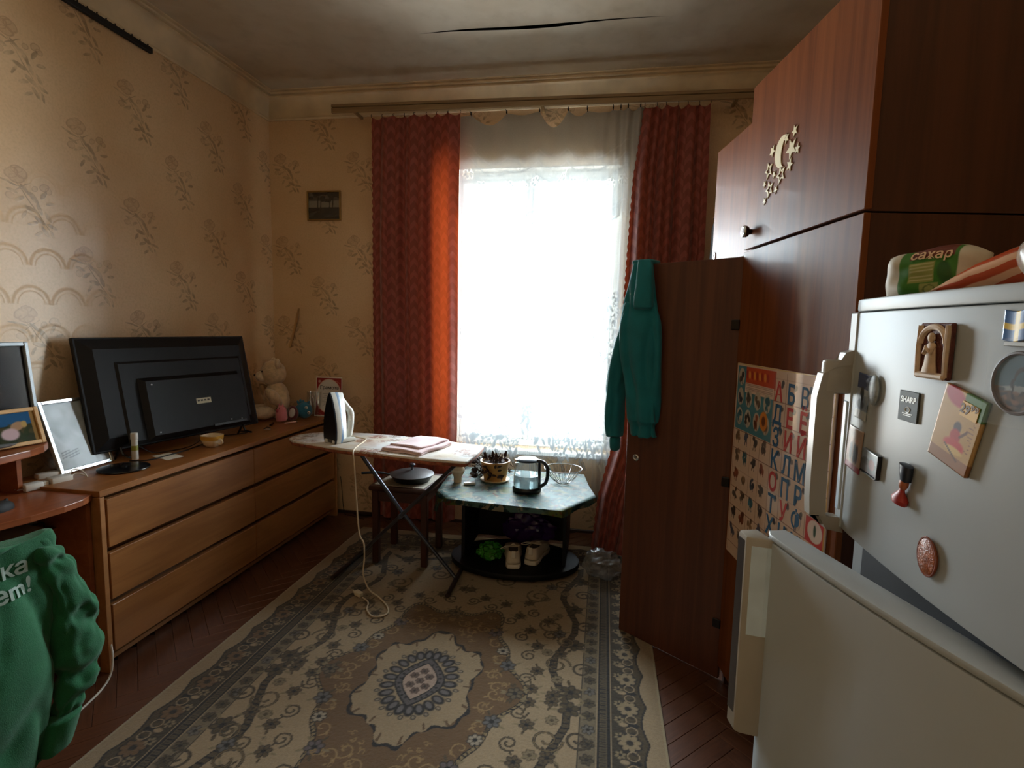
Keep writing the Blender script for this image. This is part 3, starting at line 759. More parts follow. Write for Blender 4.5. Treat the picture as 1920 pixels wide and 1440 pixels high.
# ------------------------------------------------------------ silver framed picture leaning against the television
M_silver = pbr('silver_frame', (206, 212, 216), .22, .85, var=.05)
pf = thing('picture_frame', 'silver framed grey photograph leaning against the corner of the television', 'picture frame', (.118, -1.640, .781))
pf.rotation_euler = Euler((0, -.314, .012), 'XYZ')
FW, FH = .265, .335; t = .016
def rect_frame(mb, w_, h_, t, d0, d1, bev=.002):
    mb.box(d0, d1, -w_ / 2, -w_ / 2 + t, 0, h_, bev=bev).box(d0, d1, w_ / 2 - t, w_ / 2, 0, h_, bev=bev)
    mb.box(d0, d1, -w_ / 2 + t, w_ / 2 - t, 0, t, bev=bev).box(d0, d1, -w_ / 2 + t, w_ / 2 - t, h_ - t, h_, bev=bev); return mb
rect_frame(MB(), FW, FH, t, -.008, .010).build('frame', M_silver, pf, None)
cp = Canvas(FW - 2 * t + .004, FH - 2 * t + .004, .004, (176, 188, 194))  # print lightened to carry the window glare on its glass
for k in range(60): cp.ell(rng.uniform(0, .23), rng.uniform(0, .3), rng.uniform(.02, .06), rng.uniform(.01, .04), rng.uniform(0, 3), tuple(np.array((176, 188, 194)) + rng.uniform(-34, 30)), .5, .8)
for k in range(12): cp.line([(.02, .05 + .003 * k), (.10, .055 + .003 * k)], .0015, (90, 98, 104), .6)
M_photo = vcol_mat('photo_print', .16, coat=1.0)
M_print = vcol_mat('flat_print', .55)
# panel in local yz plane, facing +x
def yz(mb_x, y0, z0): return Matrix(((0, -1, 0, mb_x), (1, 0, 0, y0), (0, 0, 1, z0), (0, 0, 0, 1)))
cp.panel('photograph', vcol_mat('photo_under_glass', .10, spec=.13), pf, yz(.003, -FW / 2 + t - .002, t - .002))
MB().box(-.010, -.004, -FW / 2 + .01, FW / 2 - .01, .01, FH - .01).build('backing_board', M_black_matte, pf, None)

# ------------------------------------------------------------ small things on the chest
tb = thing('pill_tube', 'white tablet tube with a round cap standing before the television', 'tube', (.185, -1.452, .7805))
M_wp = pbr('white_plastic', (214, 212, 204), .35, var=.05)
MB().lathe([(.0, 0), (.0145, 0), (.0148, .003), (.0148, .100)], 20).build('tube_body', M_wp, tb)
MB().lathe([(.0156, .100), (.0168, .103), (.0168, .128), (.0150, .133), (.0, .133)], 20).build('cap', M_wp, tb)
MB().lathe([(.0150, .046), (.0151, .0462), (.0151, .070), (.0150, .0702)], 20).build('label_band', pbr('label_green', (146, 150, 62), .5), tb)
dk = thing('round_stand_base', 'flat round black stand plate lying on the chest near the desk', 'stand base', (.285, -1.615, .7805))
MB().lathe([(0, 0), (.098, 0), (.104, .004), (.103, .008), (.07, .011), (0, .012)], 40).build('disc', pbr('black_gloss_disc', (20, 20, 22), .2, bump=.05), dk)
MB().lathe([(.013, .011), (.013, .016), (.010, .018), (0, .018)], 16).build('socket', M_black, dk)
def thin_paper(name, label, cat, pts, z, c, parent=None):
    o = MB().prism(pts, z, z + .0012).build(name, pbr(name + '_paper', c, .75, var=.04), parent, None); return tag(o, label, cat)
thin_paper('note_card', 'small white paper card lying on the chest', 'paper', [(.215, -1.385), (.345, -1.43), (.365, -1.345), (.235, -1.295)], .7805, (222, 218, 204))
cu = thing('cup', 'cream square-sided tea cup with a yellow side on the chest edge', 'cup', (.345, -1.115, .7805))
cpb = MB(); rs = []
def sq_ring(r, z, n=4, N=32):
    out = []
    for k in range(N):
        a = 2 * math.pi * k / N; rr = r / (abs(math.cos(a)) ** n + abs(math.sin(a)) ** n) ** (1 / n); out.append((rr * math.cos(a), rr * math.sin(a), z))
    return out
for r, z in ((.022, 0), (.026, .003), (.036, .014), (.046, .038), (.050, .066), (.048, .066), (.043, .038), (.033, .016), (.0, .012)): rs.append(sq_ring(max(r, .001), z))
cpb.rings(rs).build('cup_body', pbr('cup_cream', (226, 208, 176), .25, coat=.3), cu)
MB().rings([sq_ring(.0472, .0410), sq_ring(.0506, .0640)], cap=False).build('glaze_band', pbr('cup_yellow', (206, 158, 70), .25), cu)
MB().tube(smooth_path([(.047, -.01, .044), (.066, -.014, .046), (.076, -.016, .032), (.062, -.013, .020), (.041, -.009, .020)]), .0045, 8).build('handle', MATS['cup_cream'], cu)

# cables on the chest
M_cable_b = pbr('black_cable', (14, 14, 15), .45); M_cable_w = pbr('white_cable', (206, 200, 188), .5)
def cable(name, label, pts, r, m, n=8): return tag(MB().tube(smooth_path(pts, n), r, 6).build(name, m), label, 'cable')
cable('power_cable', 'black power cable trailing along the chest below the television', [(.20, -1.50, .785), (.27, -1.46, .784), (.285, -1.30, .784), (.27, -1.12, .784), (.235, -.96, .784), (.20, -.88, .786), (.26, -.82, .786), (.28, -.72, .784), (.20, -.70, .783)], .0032, M_cable_b)
cable('aerial_cable', 'thin black cable looping below the rear of the television', [(.175, -1.42, .84), (.19, -1.35, .792), (.22, -1.28, .786), (.245, -1.20, .785), (.225, -1.10, .786), (.20, -1.02, .80), (.19, -1.0, .84)], .0024, M_cable_b)
cable('corner_cable', 'thin black cable dropping from the far end of the chest to the floor', [(.492, .06, .30), (.505, .058, .18), (.515, .055, .06), (.535, .045, .006), (.60, .03, .004), (.72, -.02, .004)], .0028, M_cable_b)
pn = thing('pen', 'thin pink pen lying near the plush toys', 'pen', (.325, -.40, .786), (0, 0, R_(62)))
MB().tube([(0, 0, 0), (.085, 0, 0)], .0045, 8).build('barrel', pbr('pen_pink', (220, 176, 164), .4), pn); MB().tube([(.085, 0, 0), (.098, 0, 0)], [.004, .001], 8).build('tip', M_black, pn)
mk = thing('marker', 'short black marker lying on the chest beside the pink pen', 'marker', (.285, -.50, .788), (0, 0, R_(112)))
MB().tube([(0, 0, 0), (.06, 0, 0)], .0065, 8).build('barrel', M_black, mk); MB().tube([(.058, 0, 0), (.09, 0, 0)], .0055, 8).build('cap', M_black_matte, mk)
cl = thing('hair_clip', 'tiny metal hair clip on the chest by the television corner', 'hair clip', (.33, -.60, .7805), (0, 0, R_(30)))
MB().box(-.02, .02, -.006, .006, 0, .003, bev=.001).build('lower_jaw', M_screw, cl, None)
MB().tube([(-.02, 0, .004), (0, 0, .014), (.02, 0, .006)], .004, 6).build('upper_jaw', M_black, cl)

# ------------------------------------------------------------ plush toys in the corner
M_fur = pbr('cream_fur', (206, 178, 140), .95, var=.16, nscale=40, bump=.8, bscale=160, sheen=.5)
M_fur2 = pbr('pale_fur', (220, 196, 162), .95, var=.14, nscale=40, bump=.8, bscale=180, sheen=.5)
def plush(mb, seed): return mb.wrinkle(.006, (22, 22, 22), seed)
br = thing('teddy_bear', 'fluffy cream teddy bear slumped in the wall corner on the chest', 'soft toy', (.145, -.205, .786), (0, 0, R_(-48)))
br.scale = (1.16, 1.16, 1.16)
# local -y faces the room
plush(MB().ball(.085, .075, .115, T(0, 0, .112), 20, 14), 1).build('torso', M_fur, br)
plush(MB().ball(.082, .075, .080, T(-.02, -.015, .275), 20, 14), 2).build('head', M_fur, br)
hd = plush(MB().ball(.040, .036, .032, T(-.015, -.085, .258)), 3).build('muzzle', M_fur2, br)
MB().ball(.010, .007, .008, T(-.015, -.120, .268), 10, 8).build('nose', M_black, hd)
for s in (-1, 1):
    plush(MB().ball(.030, .018, .030, T(-.02 + s * .062, .0, .340)), 4 + s).build('ear', M_fur2, br)
    MB().ball(.0065, .005, .0065, T(-.02 + s * .030, -.082, .290), 8, 6).build('eye', M_black, br)
    plush(MB().ball(.034, .034, .075, T(s * .095, -.035, .140) @ Rm(R_(35), R_(s * 24), 0)), 6 + s).build('arm', M_fur, br)
    plush(MB().ball(.042, .085, .040, T(s * .060, -.085, .042) @ Rm(0, 0, R_(s * 18))), 8 + s).build('leg', M_fur2, br)
pk = thing('pink_plush', 'small pink plush pig with a dark pink snout beside the teddy bear', 'soft toy', (.250, -.318, .781), (0, 0, R_(-20)))
M_pink = pbr('pink_plush', (214, 128, 136), .9, var=.08, bump=.4, bscale=200, sheen=.4)
plush(MB().lathe([(0, 0), (.032, .002), (.040, .02), (.038, .06), (.030, .09), (.016, .108), (0, .114)], 20), 1).build('body', M_pink, pk)
MB().ball(.013, .008, .016, T(0, -.031, .078), 10, 8).build('snout', pbr('snout_rose', (184, 84, 98), .85), pk)
for s in (-1, 1):
    MB().ball(.004, .003, .004, T(s * .018, -.027, .094), 8, 6).build('eye', M_black, pk)
    MB().lathe([(.009, 0), (.006, .012), (0, .022)], 8, T(s * .018, 0, .104)).build('ear', M_pink, pk)
bl = thing('blue_plush', 'teal blue plush fish with goggle eyes before the certificate', 'soft toy', (.33, -.165, .781), (0, 0, R_(15)))
M_blue = pbr('blue_plush', (44, 112, 140), .9, var=.15, nscale=30, bump=.5, bscale=160, sheen=.4)
plush(MB().ball(.062, .045, .060, T(0, 0, .060), 20, 14), 5).build('body', M_blue, bl)
for k in range(5): MB().ball(.010, .012, .022, T(-.035 + k * .016, .0, .112 + .010 * math.sin(k * 1.5)) @ Rm(0, R_(-30 + 15 * k), 0), 8, 6).build('spike', M_blue, bl)
for s, z in ((.028, .085), (.046, .048)):
    e = MB().ball(.011, .008, .011, T(s, -.038, z), 12, 8).build('eye', M_wp, bl); MB().ball(.0055, .004, .0055, T(s, -.0455, z), 8, 6).build('pupil', M_black, e)
mr = thing('maroon_plush', 'maroon plush bird with a white belly patch between pink and blue toys', 'soft toy', (.302, -.255, .781), (0, 0, R_(-5)))
plush(MB().ball(.040, .034, .052, T(0, 0, .052), 16, 12), 9).build('body', pbr('maroon_plush', (92, 30, 34), .9, var=.1, bump=.4, sheen=.4), mr)
MB().ball(.024, .010, .036, T(.012, -.029, .058) @ Rm(0, R_(18), 0), 14, 10).build('belly_patch', pbr('grey_white_plush', (202, 200, 200), .9), mr)
MB().ball(.012, .012, .012, T(-.01, -.03, .016), 8, 6).build('foot', MATS['maroon_plush'], mr)

# glass vase behind the blue fish
m, nt, b = new_mat('clear_glass')
tr = nt.nodes.new('ShaderNodeBsdfTransparent'); gl = nt.nodes.new('ShaderNodeBsdfGlossy'); gl.inputs['Roughness'].default_value = .03
tr.inputs[0].default_value = (.97, .985, .98, 1); lw = nt.nodes.new('ShaderNodeLayerWeight'); lw.inputs[0].default_value = .25
nz_ = noise_tex(nt, coords(nt), 3.0); fc = Ex(nt, lw.outputs['Facing']) * (.55 + nz_ * .1) + .06; ms = nt.nodes.new('ShaderNodeMixShader')
nt.links.new(fc.v, ms.inputs[0]); nt.links.new(tr.outputs[0], ms.inputs[1]); nt.links.new(gl.outputs[0], ms.inputs[2]); nt.links.new(ms.outputs[0], nt.nodes['Material Output'].inputs[0])
M_glass = m
gv = MB().lathe([(0, .004), (.028, 0), (.036, .004), (.046, .05), (.054, .12), (.050, .16), (.054, .182), (.051, .182), (.047, .16), (.050, .12), (.042, .05), (.030, .010), (0, .010)], 28).build('glass_vase', M_glass)
gv.location = (.34, -.035, .781); tag(gv, 'clear glass vase in the corner behind the blue plush fish', 'vase')

# certificate
ce = thing('certificate', 'red and white award certificate propped on the chest behind the iron', 'certificate', (.445, -.045, .7815))
ce.rotation_euler = Euler((R_(-12), 0, R_(2)), 'XYZ')
cw, chh = .205, .295
cc = Canvas(cw, chh, .0025, (226, 214, 204))
cc.rect(.007, cw - .007, .008, chh - .008, (150, 34, 32))
cc.ell(cw / 2, chh * .52, .100, .128, 0, (222, 190, 170), soft=.03); cc.ell(cw / 2, chh * .52, .094, .122, 0, (214, 208, 200), soft=.03)
for k in range(6): cc.line([(.055 + .012 * (k % 2), .17 - .014 * k), (.150 - .016 * (k % 3), .17 - .014 * k)], .003, (120, 116, 112), .7)
cc.line([(.06, .08), (.075, .09), (.085, .078), (.10, .092)], .002, (80, 80, 96), .8); cc.ell(.028, chh - .035, .012, .012, 0, (206, 150, 140)); cc.line([(.02, .03), (.06, .012)], .003, (200, 120, 110)); cc.line([(.16, chh - .03), (.19, chh - .05)], .003, (200, 120, 110))
o_ = cc.panel('sheet', M_print, ce, T(-cw / 2, 0, 0), .0015)
# curl the sheet
for v_ in o_.data.vertices:
    v_.co.y += -.04 * (v_.co.z / chh) ** 2 + .02 * (v_.co.z / chh); v_.co.x += .0
M_ink = pbr('print_ink_dark', (54, 48, 46), .6)
tx = text('heading', 'Грамота', .036, M_ink, ce, T(0.004, -.0012 - .0056, chh * .725) @ Rm(R_(90), 0, 0), .0003, bold=.0006)
for v_ in tx.data.vertices: v_.co.y += -.04 * (v_.co.z / chh) ** 2 + .02 * (v_.co.z / chh) + .0046

# ------------------------------------------------------------ computer desk
M_desk = wood('desk_laminate', (126, 66, 36), (160, 92, 54), grain=(14, 1.5, 14), fine=(180, 6, 180), rough=.30, bump=.03)
DY1 = CY0 - .004
dsk = thing('computer_desk', 'reddish brown laminate computer desk with a curved front beside the chest', 'desk', (0, 0, 0))
pts = [(.0, DY1), (.452, DY1), (.478, DY1 - .06), (.484, DY1 - .14), (.470, DY1 - .25), (.44, DY1 - .36), (.42, DY1 - .50), (.42, DY1 - .95), (.0, DY1 - .95)]
MB().prism(pts, .742, .768, bev=.003).build('desk_top', M_desk, dsk, None)
MB().box(.0, .44, DY1 - .018, DY1, 0, .742, bev=.001).build('side_panel', M_desk, dsk, None)
MB().box(.0, .40, DY1 - .95, DY1 - .932, 0, .742, bev=.001).build('side_panel', M_desk, dsk, None)
MB().box(0, .016, DY1 - .932, DY1 - .018, .3, .742).build('back_panel', M_desk, dsk, None)
MB().prism([(.03, DY1 - .02), (.30, DY1 - .02), (.315, DY1 - .25), (.29, DY1 - .50), (.29, DY1 - .93), (.03, DY1 - .93)], .606, .624).build('keyboard_shelf', M_desk, dsk, None)
# raised monitor shelf with a rounded end
pts = [(-.03, -1.80), (.08, -1.805), (.14, -1.832), (.19, -1.89), (.222, -1.97), (.236, -2.10), (.24, -2.80), (-.03, -2.80)]
MB().prism(pts, .915, .945, bev=.004).build('monitor_shelf', M_desk, dsk, None)
MB().box(.0, .17, -1.985, -1.967, .768, .915).build('shelf_support', M_desk, dsk, None)
mo = thing('computer_monitor', 'silver bezelled computer monitor switched off on the desk shelf', 'monitor', (.045, -2.035, .9465), (0, 0, 0))
M_bez = pbr('monitor_silver', (150, 160, 168), .35, .3)
mo.rotation_euler = Euler((0, -.10, -.02), 'XYZ')
MW, MH_ = .46, .335
rect_frame(MB(), MW, MH_, .018, .0, .035, .003).build('bezel', M_bez, mo, None).location.z = .085
MB().box(.004, .022, -MW / 2 + .015, MW / 2 - .015, .10, .405).build('screen', pbr('dark_screen', (16, 17, 24), .18, var=.05), mo, None)
MB().box(-.03, .004, -MW / 2 + .03, MW / 2 - .03, .12, .39, bev=.01).build('rear_housing', M_bez, mo, None)
MB().box(-.01, .02, -.05, .05, .01, .12, bev=.004).lathe([(0, .004), (.10, .004), (.11, .010), (.06, .016), (0, .018)], 28, T(.03, 0, 0)).build('stand', M_bez, mo)
wf_ = thing('wooden_picture_frame', 'light wooden photo frame with a colourful picture on the desk shelf', 'picture frame', (.135, -1.965, .9475))
wf_.rotation_euler = Euler((0, -.30, -.12), 'XYZ')
M_pine = wood('pine_frame', (196, 152, 96), (224, 184, 130), grain=(6, 6, 6), fine=(120, 120, 120), rough=.5)
rect_frame(MB(), .23, .155, .016, 0, .014).build('frame', M_pine, wf_, None)
cw_ = Canvas(.202, .127, .003, (52, 60, 44))
cw_.rect(0, .202, .075, .127, (34, 92, 140)); 
for k in range(16): cw_.ell(rng.uniform(0, .2), rng.uniform(0, .07), .02, .012, rng.uniform(0, 3), (46, 62, 40) if k % 2 else (80, 74, 50), .8)
cw_.ell(.13, .07, .03, .02, .4, (176, 140, 110)); cw_.ell(.10, .04, .036, .028, 0, (204, 178, 186)); cw_.ell(.155, .075, .012, .016, 0, (190, 160, 100)); cw_.rect(.183, .202, 0, .127, (150, 116, 66))
cw_.panel('picture', M_photo, wf_, yz(.008, -.101, .014)); MB().box(-.004, .004, -.11, .11, .005, .15).build('backing_board', M_black_matte, wf_, None)
# chargers with cord
ad = thing('phone_charger', 'white power adapter with a two-pin plug and coiled cord on the desk', 'charger', (.185, -1.895, .769), (0, 0, R_(78)))
MB().box(-.075, -.01, -.021, .021, 0, .030, bev=.006, seg=2).box(-.01, .012, -.014, .014, .004, .026, bev=.004).build('plug_body', M_wp, ad)
for s in (-.0095, .0095): MB().tube([(-.075, s, .014), (-.098, s, .014)], .0022, 6).build('pin', M_screw, ad)
MB().box(.016, .095, -.026, .026, .002, .034, bev=.005, seg=2).build('adapter_block', M_wp, ad)
MB().tube(smooth_path([(.095, 0, .018), (.125, .01, .026), (.150, -.012, .012), (.135, -.046, .004), (.095, -.052, .004), (.05, -.040, .004)], 8), .0026, 6).tube(smooth_path([(.095, .01, .020), (.118, .016, .045), (.140, -.004, .036), (.144, -.036, .006), (.120, -.052, .007)], 8), .0026, 6).build('cord', M_cable_w, ad)
a2 = thing('white_adapter', 'second white adapter block lying behind the two-pin charger', 'charger', (.085, -1.80, .769), (0, 0, R_(70)))
MB().box(-.04, .04, -.024, .024, 0, .032, bev=.007, seg=2).build('block', M_wp, a2); MB().tube(smooth_path([(.04, 0, .016), (.06, .01, .024), (.085, .012, .010), (.11, -.02, .005)], 6), .0026, 6).build('cord', M_cable_w, a2)
ms_ = thing('computer_mouse', 'black computer mouse on the curved desk top', 'mouse', (.315, -2.165, .7685), (0, 0, R_(10)))
MB().ball(.030, .055, .032, T(0, 0, .004), 18, 12).build('shell', M_black_matte, ms_); MB().lathe([(.006, -.003), (.006, .003)], 12, T(0, .030, .031) @ Rm(0, R_(90), 0)).build('scroll_wheel', M_black, ms_)
def sheet(name, label, pts, z, c, th=.004): return tag(MB().prism(pts, z, z + th).build(name, pbr(name + str(z), c, .75, var=.05), None, None), label, 'paper')
sheet('paper_stack', 'white paper stack on the shelf under the desk top', [(.14, -2.17), (.295, -2.20), (.305, -2.00), (.16, -1.985)], .6245, (206, 204, 194), .018)
hb = thing('small_gadgets', 'small grey gadget with wires on the shelf under the desk', 'gadget', (.19, -1.972, .6245))
MB().box(-.05, .02, -.02, .02, 0, .022, bev=.004).build('casing', pbr('gadget_grey', (120, 120, 122), .4), hb); MB().tube(smooth_path([(.02, 0, .012), (.06, .01, .02), (.09, -.02, .004), (.05, -.03, .004)], 6), .0028, 6).build('wire', M_cable_b, hb)
cable('floor_cable', 'white cable curving out from under the desk onto the floor', [(.462, -1.90, .14), (.50, -1.925, .09), (.512, -1.945, .03), (.53, -1.99, .006), (.56, -2.08, .005), (.57, -2.2, .005), (.50, -2.32, .005)], .0042, M_cable_w)

# ------------------------------------------------------------ chair with the green sweatshirt
M_chair = pbr('chair_black_frame', (22, 20, 20), .4)
chr_ = thing('desk_chair', 'dark desk chair in front of the computer desk, draped with a green sweatshirt', 'chair', (.72, -2.80, 0))
MB().box(-.22, .20, -.22, .22, .42, .48, bev=.02, seg=2).build('seat', M_black_matte, chr_)
for sx in (-.19, .19):
    for sy in (-.19, .19): MB().tube([(sx, sy, .0095 if sx > 0 else .003), (sx * .95, sy * .95, .43)], .014, 8).build('leg', M_chair, chr_)
MB().box(.205, .230, -.20, .235, .56, .855, bev=.015, seg=2).build('backrest', M_black_matte, chr_)
for sy in (-.16, .18): MB().tube([(.18, sy, .44), (.215, sy, .50), (.217, sy, .60)], .012, 8).build('back_post', M_chair, chr_)
M_green = pbr('green_fleece', (8, 88, 48), .92, var=.12, nscale=14, bump=.35, bscale=400, sheen=.12)
sw = thing('green_sweatshirt', 'green sweatshirt with white lettering hung over the desk chair back', 'sweatshirt', (.955, -2.80, 0))
# body: flattened loft along z, wide in y
def loft(sections, N=40, n=2.6, dense=5):
    """sections: (cx,cy,cz,hx,hy), densified with a smooth curve"""
    S = [np.array(q, float) for q in sections]; out = []
    for i in range(len(S) - 1):
        a, b, c, d = S[max(i - 1, 0)], S[i], S[i + 1], S[min(i + 2, len(S) - 1)]
        for k in range(dense):
            t = k / dense; h = 3 * t * t - 2 * t ** 3; out.append(b * (1 - t) + c * t)
    out.append(S[-1])
    rs = []
    for cx, cy, cz, hx, hy in out:
        ring = []
        for k in range(N):
            a = 2 * math.pi * k / N; ca, sa = math.cos(a), math.sin(a)
            ring.append((cx + hx * math.copysign(abs(ca) ** (2 / n), ca), cy + hy * math.copysign(abs(sa) ** (2 / n), sa), cz))
        rs.append(ring)
    return rs
secs = [(-.005, .03, .894, .020, .20), (.0, .03, .892, .034, .245), (.0, .03, .885, .038, .262), (.0, .03, .86, .040, .270), (.0, .02, .80, .042, .272), (.002, .015, .72, .044, .272), (.0, .005, .62, .046, .268), (.0, .0, .52, .048, .265), (-.004, -.01, .40, .050, .262), (-.006, -.02, .30, .050, .262), (-.006, -.025, .24, .042, .255), (-.006, -.025, .235, .030, .25)]
body = MB().rings(loft(secs, 64)).wrinkle(.026, (3, 7, 2.4), 3.1).fold(.016, (4, 9, 3), 1.0).build('torso_cloth', M_green, sw, 3.2, sub=1)
MB().rings(loft([(-.004, .255, .872, .020, .028), (-.002, .268, .852, .032, .044), (.006, .296, .79, .042, .058), (.012, .316, .70, .048, .064), (.016, .332, .60, .052, .070), (.018, .336, .50, .052, .072), (.018, .326, .42, .050, .068), (.016, .306, .36, .044, .060), (.012, .288, .325, .034, .050)], 36, 2.2)).wrinkle(.022, (8, 8, 10), 4.4).fold(.024, (7, 9, 11), 2.0).fold(.012, (16, 18, 22), 6.0).build('sleeve', M_green, sw, 3.2, sub=1)
MB().rings(loft([(.015, .278, .345, .036, .050), (.012, .268, .30, .036, .048), (.008, .258, .255, .034, .046), (.008, .258, .250, .024, .036)], 24, 2.2)).wrinkle(.006, (40, 40, 10), 0).build('cuff', M_green, sw, 3.2, sub=1)
M_wtext = pbr('white_print', (196, 214, 204), .7, var=.04)
for body_, z_, yv in (('нка', .822, .212), ('еm!', .766, .216)):
    o_ = text('lettering', body_, .060, M_wtext, sw, T(.05, yv, z_) @ Rm(R_(90), 0, R_(90)), .0006, shear=.0, align='RIGHT', bold=.0013)
    sk = o_.modifiers.new('wrap', 'SHRINKWRAP'); sk.target = body; sk.wrap_method = 'PROJECT'; sk.use_project_x = True; sk.use_project_y = False; sk.use_project_z = False; sk.use_negative_direction = True; sk.use_positive_direction = True; sk.offset = .0025; sk.wrap_mode = 'ABOVE_SURFACE'

# ------------------------------------------------------------ ironing board
m, nt, b = new_mat('floral_cover')
v = coords(nt); vo = nt.nodes.new('ShaderNodeTexVoronoi'); vo.inputs['Scale'].default_value = 9.0; nt.links.new(v, vo.inputs['Vector'])
n1 = noise_tex(nt, v, 30.0, 4.0, .65, 1.5); n2 = noise_tex(nt, v, 6.0, 3.0)
bl_ = Ex(nt, vo.outputs['Distance']).smooth(.62, .30) * n1.smooth(.44, .54)
base = mixc(nt, n2.smooth(.3, .7), lin((206, 192, 172)), lin((216, 214, 214)))
base = mixc(nt, bl_ * .85, base, mixc(nt, n2.smooth(.45, .6), lin((140, 66, 44)), lin((108, 84, 66))))
base = mixc(nt, noise_tex(nt, v, 3.1, 5.0).smooth(.58, .75) * .5, base, lin((170, 118, 66)))
nt.links.new(base, b.inputs['Base Color']); b.inputs['Roughness'].default_value = .85; set_bump(nt, b, noise_tex(nt, v, 45.0), .3, .004)
M_cover = m
M_edge_cov = pbr('floral_edge', (150, 84, 58), .85, var=.5, nscale=35, bump=.3)
M_steel = pbr('grey_steel_tube', (96, 100, 110), .28, .8)
M_brown_plastic = pbr('brown_foot', (44, 30, 26), .5)
ib = thing('ironing_board', 'ironing board with a faded floral cover standing on crossed metal legs', 'ironing board', (0, 0, 0))
out = [(.66, -.86), (.672, -.90), (.71, -.935), (.79, -.972), (.90, -1.01), (1.02, -1.04), (1.20, -1.09), (1.40, -1.135), (1.60, -1.162), (1.80, -1.175), (1.812, -1.16), (1.815, -.98), (1.812, -.80), (1.80, -.79), (1.60, -.735), (1.44, -.695), (1.25, -.655), (1.075, -.636), (.90, -.645), (.78, -.672), (.70, -.725), (.665, -.79)]
MB().prism(out, .786, .802, bev=.006).build('padded_top', M_cover, ib, .8)
c0 = Vector((1.3, -.9)); skirt = []
for k, zz in ((.999, .790), (1.0, .782), (.992, .774), (.975, .772)): skirt.append([(c0.x + (x - c0.x) * k, c0.y + (y - c0.y) * k, zz + .004 * math.sin(i * 2.1)) for i, (x, y) in enumerate(out)])
MB().rings(skirt, cap=False).build('cover_hem', M_edge_cov, ib, 3.2)
MB().tube([(1.15, -.99, .772), (1.355, -.86, .39), (1.672, -.84, .018)], .0105, 10).build('leg', M_steel, ib)
MB().tube([(1.74, -.98, .772), (1.355, -.90, .39), (.98, -.80, .018)], .0105, 10).build('leg', M_steel, ib)
MB().tube([(1.664, -.640, .0215), (1.676, -1.045, .0215)], .013, 10).build('foot_bar', M_brown_plastic, ib)
MB().tube([(.985, -.62, .0215), (.975, -.98, .0215)], .013, 10).build('foot_bar', M_brown_plastic, ib)
MB().tube([(1.355, -.91, .39), (1.355, -.84, .39)], .014, 10).build('pivot', M_steel, ib)
MB().tube([(1.15, -1.01, .768), (1.15, -.76, .768)], .009, 8).tube([(1.74, -1.05, .768), (1.74, -.86, .768)], .009, 8).build('cross_bar', M_steel, ib)

# ------------------------------------------------------------ iron on its heel
ir = thing('clothes_iron', 'white and blue steam iron standing on its heel on the ironing board', 'iron', (.985, -.925, .8035), (0, 0, R_(62)))
M_iron_w = pbr('iron_white', (208, 208, 200), .3, var=.05); M_iron_b = pbr('iron_blue', (84, 112, 142), .3); M_sole = pbr('iron_sole', (46, 48, 54), .3, .7)
def sole(s, x, zs=0.0):
    prof = [(.0, .0), (.05, 0), (.058, .03), (.060, .07), (.056, .12), (.046, .17), (.032, .22), (.016, .262), (.0, .285)]
    R1 = [(x, y * s, zs + z * (1 - .06 * (1 - s))) for y, z in prof[1:]]; L1 = [(x, -y * s, zs + z * (1 - .06 * (1 - s))) for y, z in prof[1:-1]][::-1]
    return R1 + L1
MB().rings([sole(1.0, -.046), sole(1.02, -.042), sole(1.0, -.036)]).build('soleplate', M_sole, ir, .5)
MB().rings([sole(1.0, -.036), sole(1.03, -.024), sole(1.0, -.008)]).build('skirt', M_iron_w, ir, .5)
MB().rings([sole(.98, -.0079), sole(.92, .006), sole(.84, .012)]).build('blue_band', M_iron_b, ir, .5)
MB().rings([sole(.84, .0121), sole(.70, .030), sole(.52, .044)]).build('water_tank', M_iron_w, ir, .5)
MB().tube(smooth_path([(.030, 0, .245), (.062, 0, .205), (.090, 0, .165), (.096, 0, .135), (.090, 0, .07), (.078, 0, .02)], 6), [.013] * 10 + [.0155] * 21, 12, squash=1.3).build('handle', M_iron_w, ir)
MB().box(-.05, .095, -.048, .048, 0, .022, bev=.006, seg=2).build('heel', M_iron_w, ir)
MB().box(-.0505, -.0495, -.030, .012, .006, .024, bev=.0002).build('rating_plate', pbr('rating_dark', (70, 66, 60), .5), ir, None)
MB().tube([(.098, 0, .150), (.104, 0, .165), (.100, 0, .172)], .006, 8).build('button', M_iron_w, ir)
loc_i = Matrix.Translation((.985, -.925, .8035)) @ Rm(0, 0, R_(62)); inv_i = loc_i.inverted()
cordp = [(1.045, -.865, .83), (1.09, -.83, .812), (1.13, -.86, .810), (1.15, -1.0, .8075), (1.17, -1.10, .800), (1.185, -1.12, .74), (1.195, -1.12, .55), (1.205, -1.11, .36), (1.225, -1.10, .30), (1.228, -1.10, .22), (1.222, -1.10, .12), (1.245, -1.08, .03), (1.32, -1.12, .013), (1.40, -1.20, .0125), (1.425, -1.27, .0125), (1.37, -1.305, .0125), (1.31, -1.25, .0125), (1.285, -1.18, .0125), (1.235, -1.14, .014)]
MB().tube([inv_i @ q for q in smooth_path(cordp, 7)], .0042, 7).build('cord', pbr('iron_cord', (196, 178, 150), .6), ir)
MB().box(-.03, .022, -.014, .014, .0, .024, bev=.005, mtx=inv_i @ (T(1.205, -1.12, .0095) @ Rm(0, 0, R_(-28))), seg=2).tube([inv_i @ Vector(q) for q in ((1.178, -1.11, .026), (1.160, -1.100, .026))], .0026, 6).tube([inv_i @ Vector(q) for q in ((1.187, -1.125, .026), (1.168, -1.116, .026))], .0026, 6).build('plug', pbr('plug_ivory', (206, 194, 168), .45), ir)

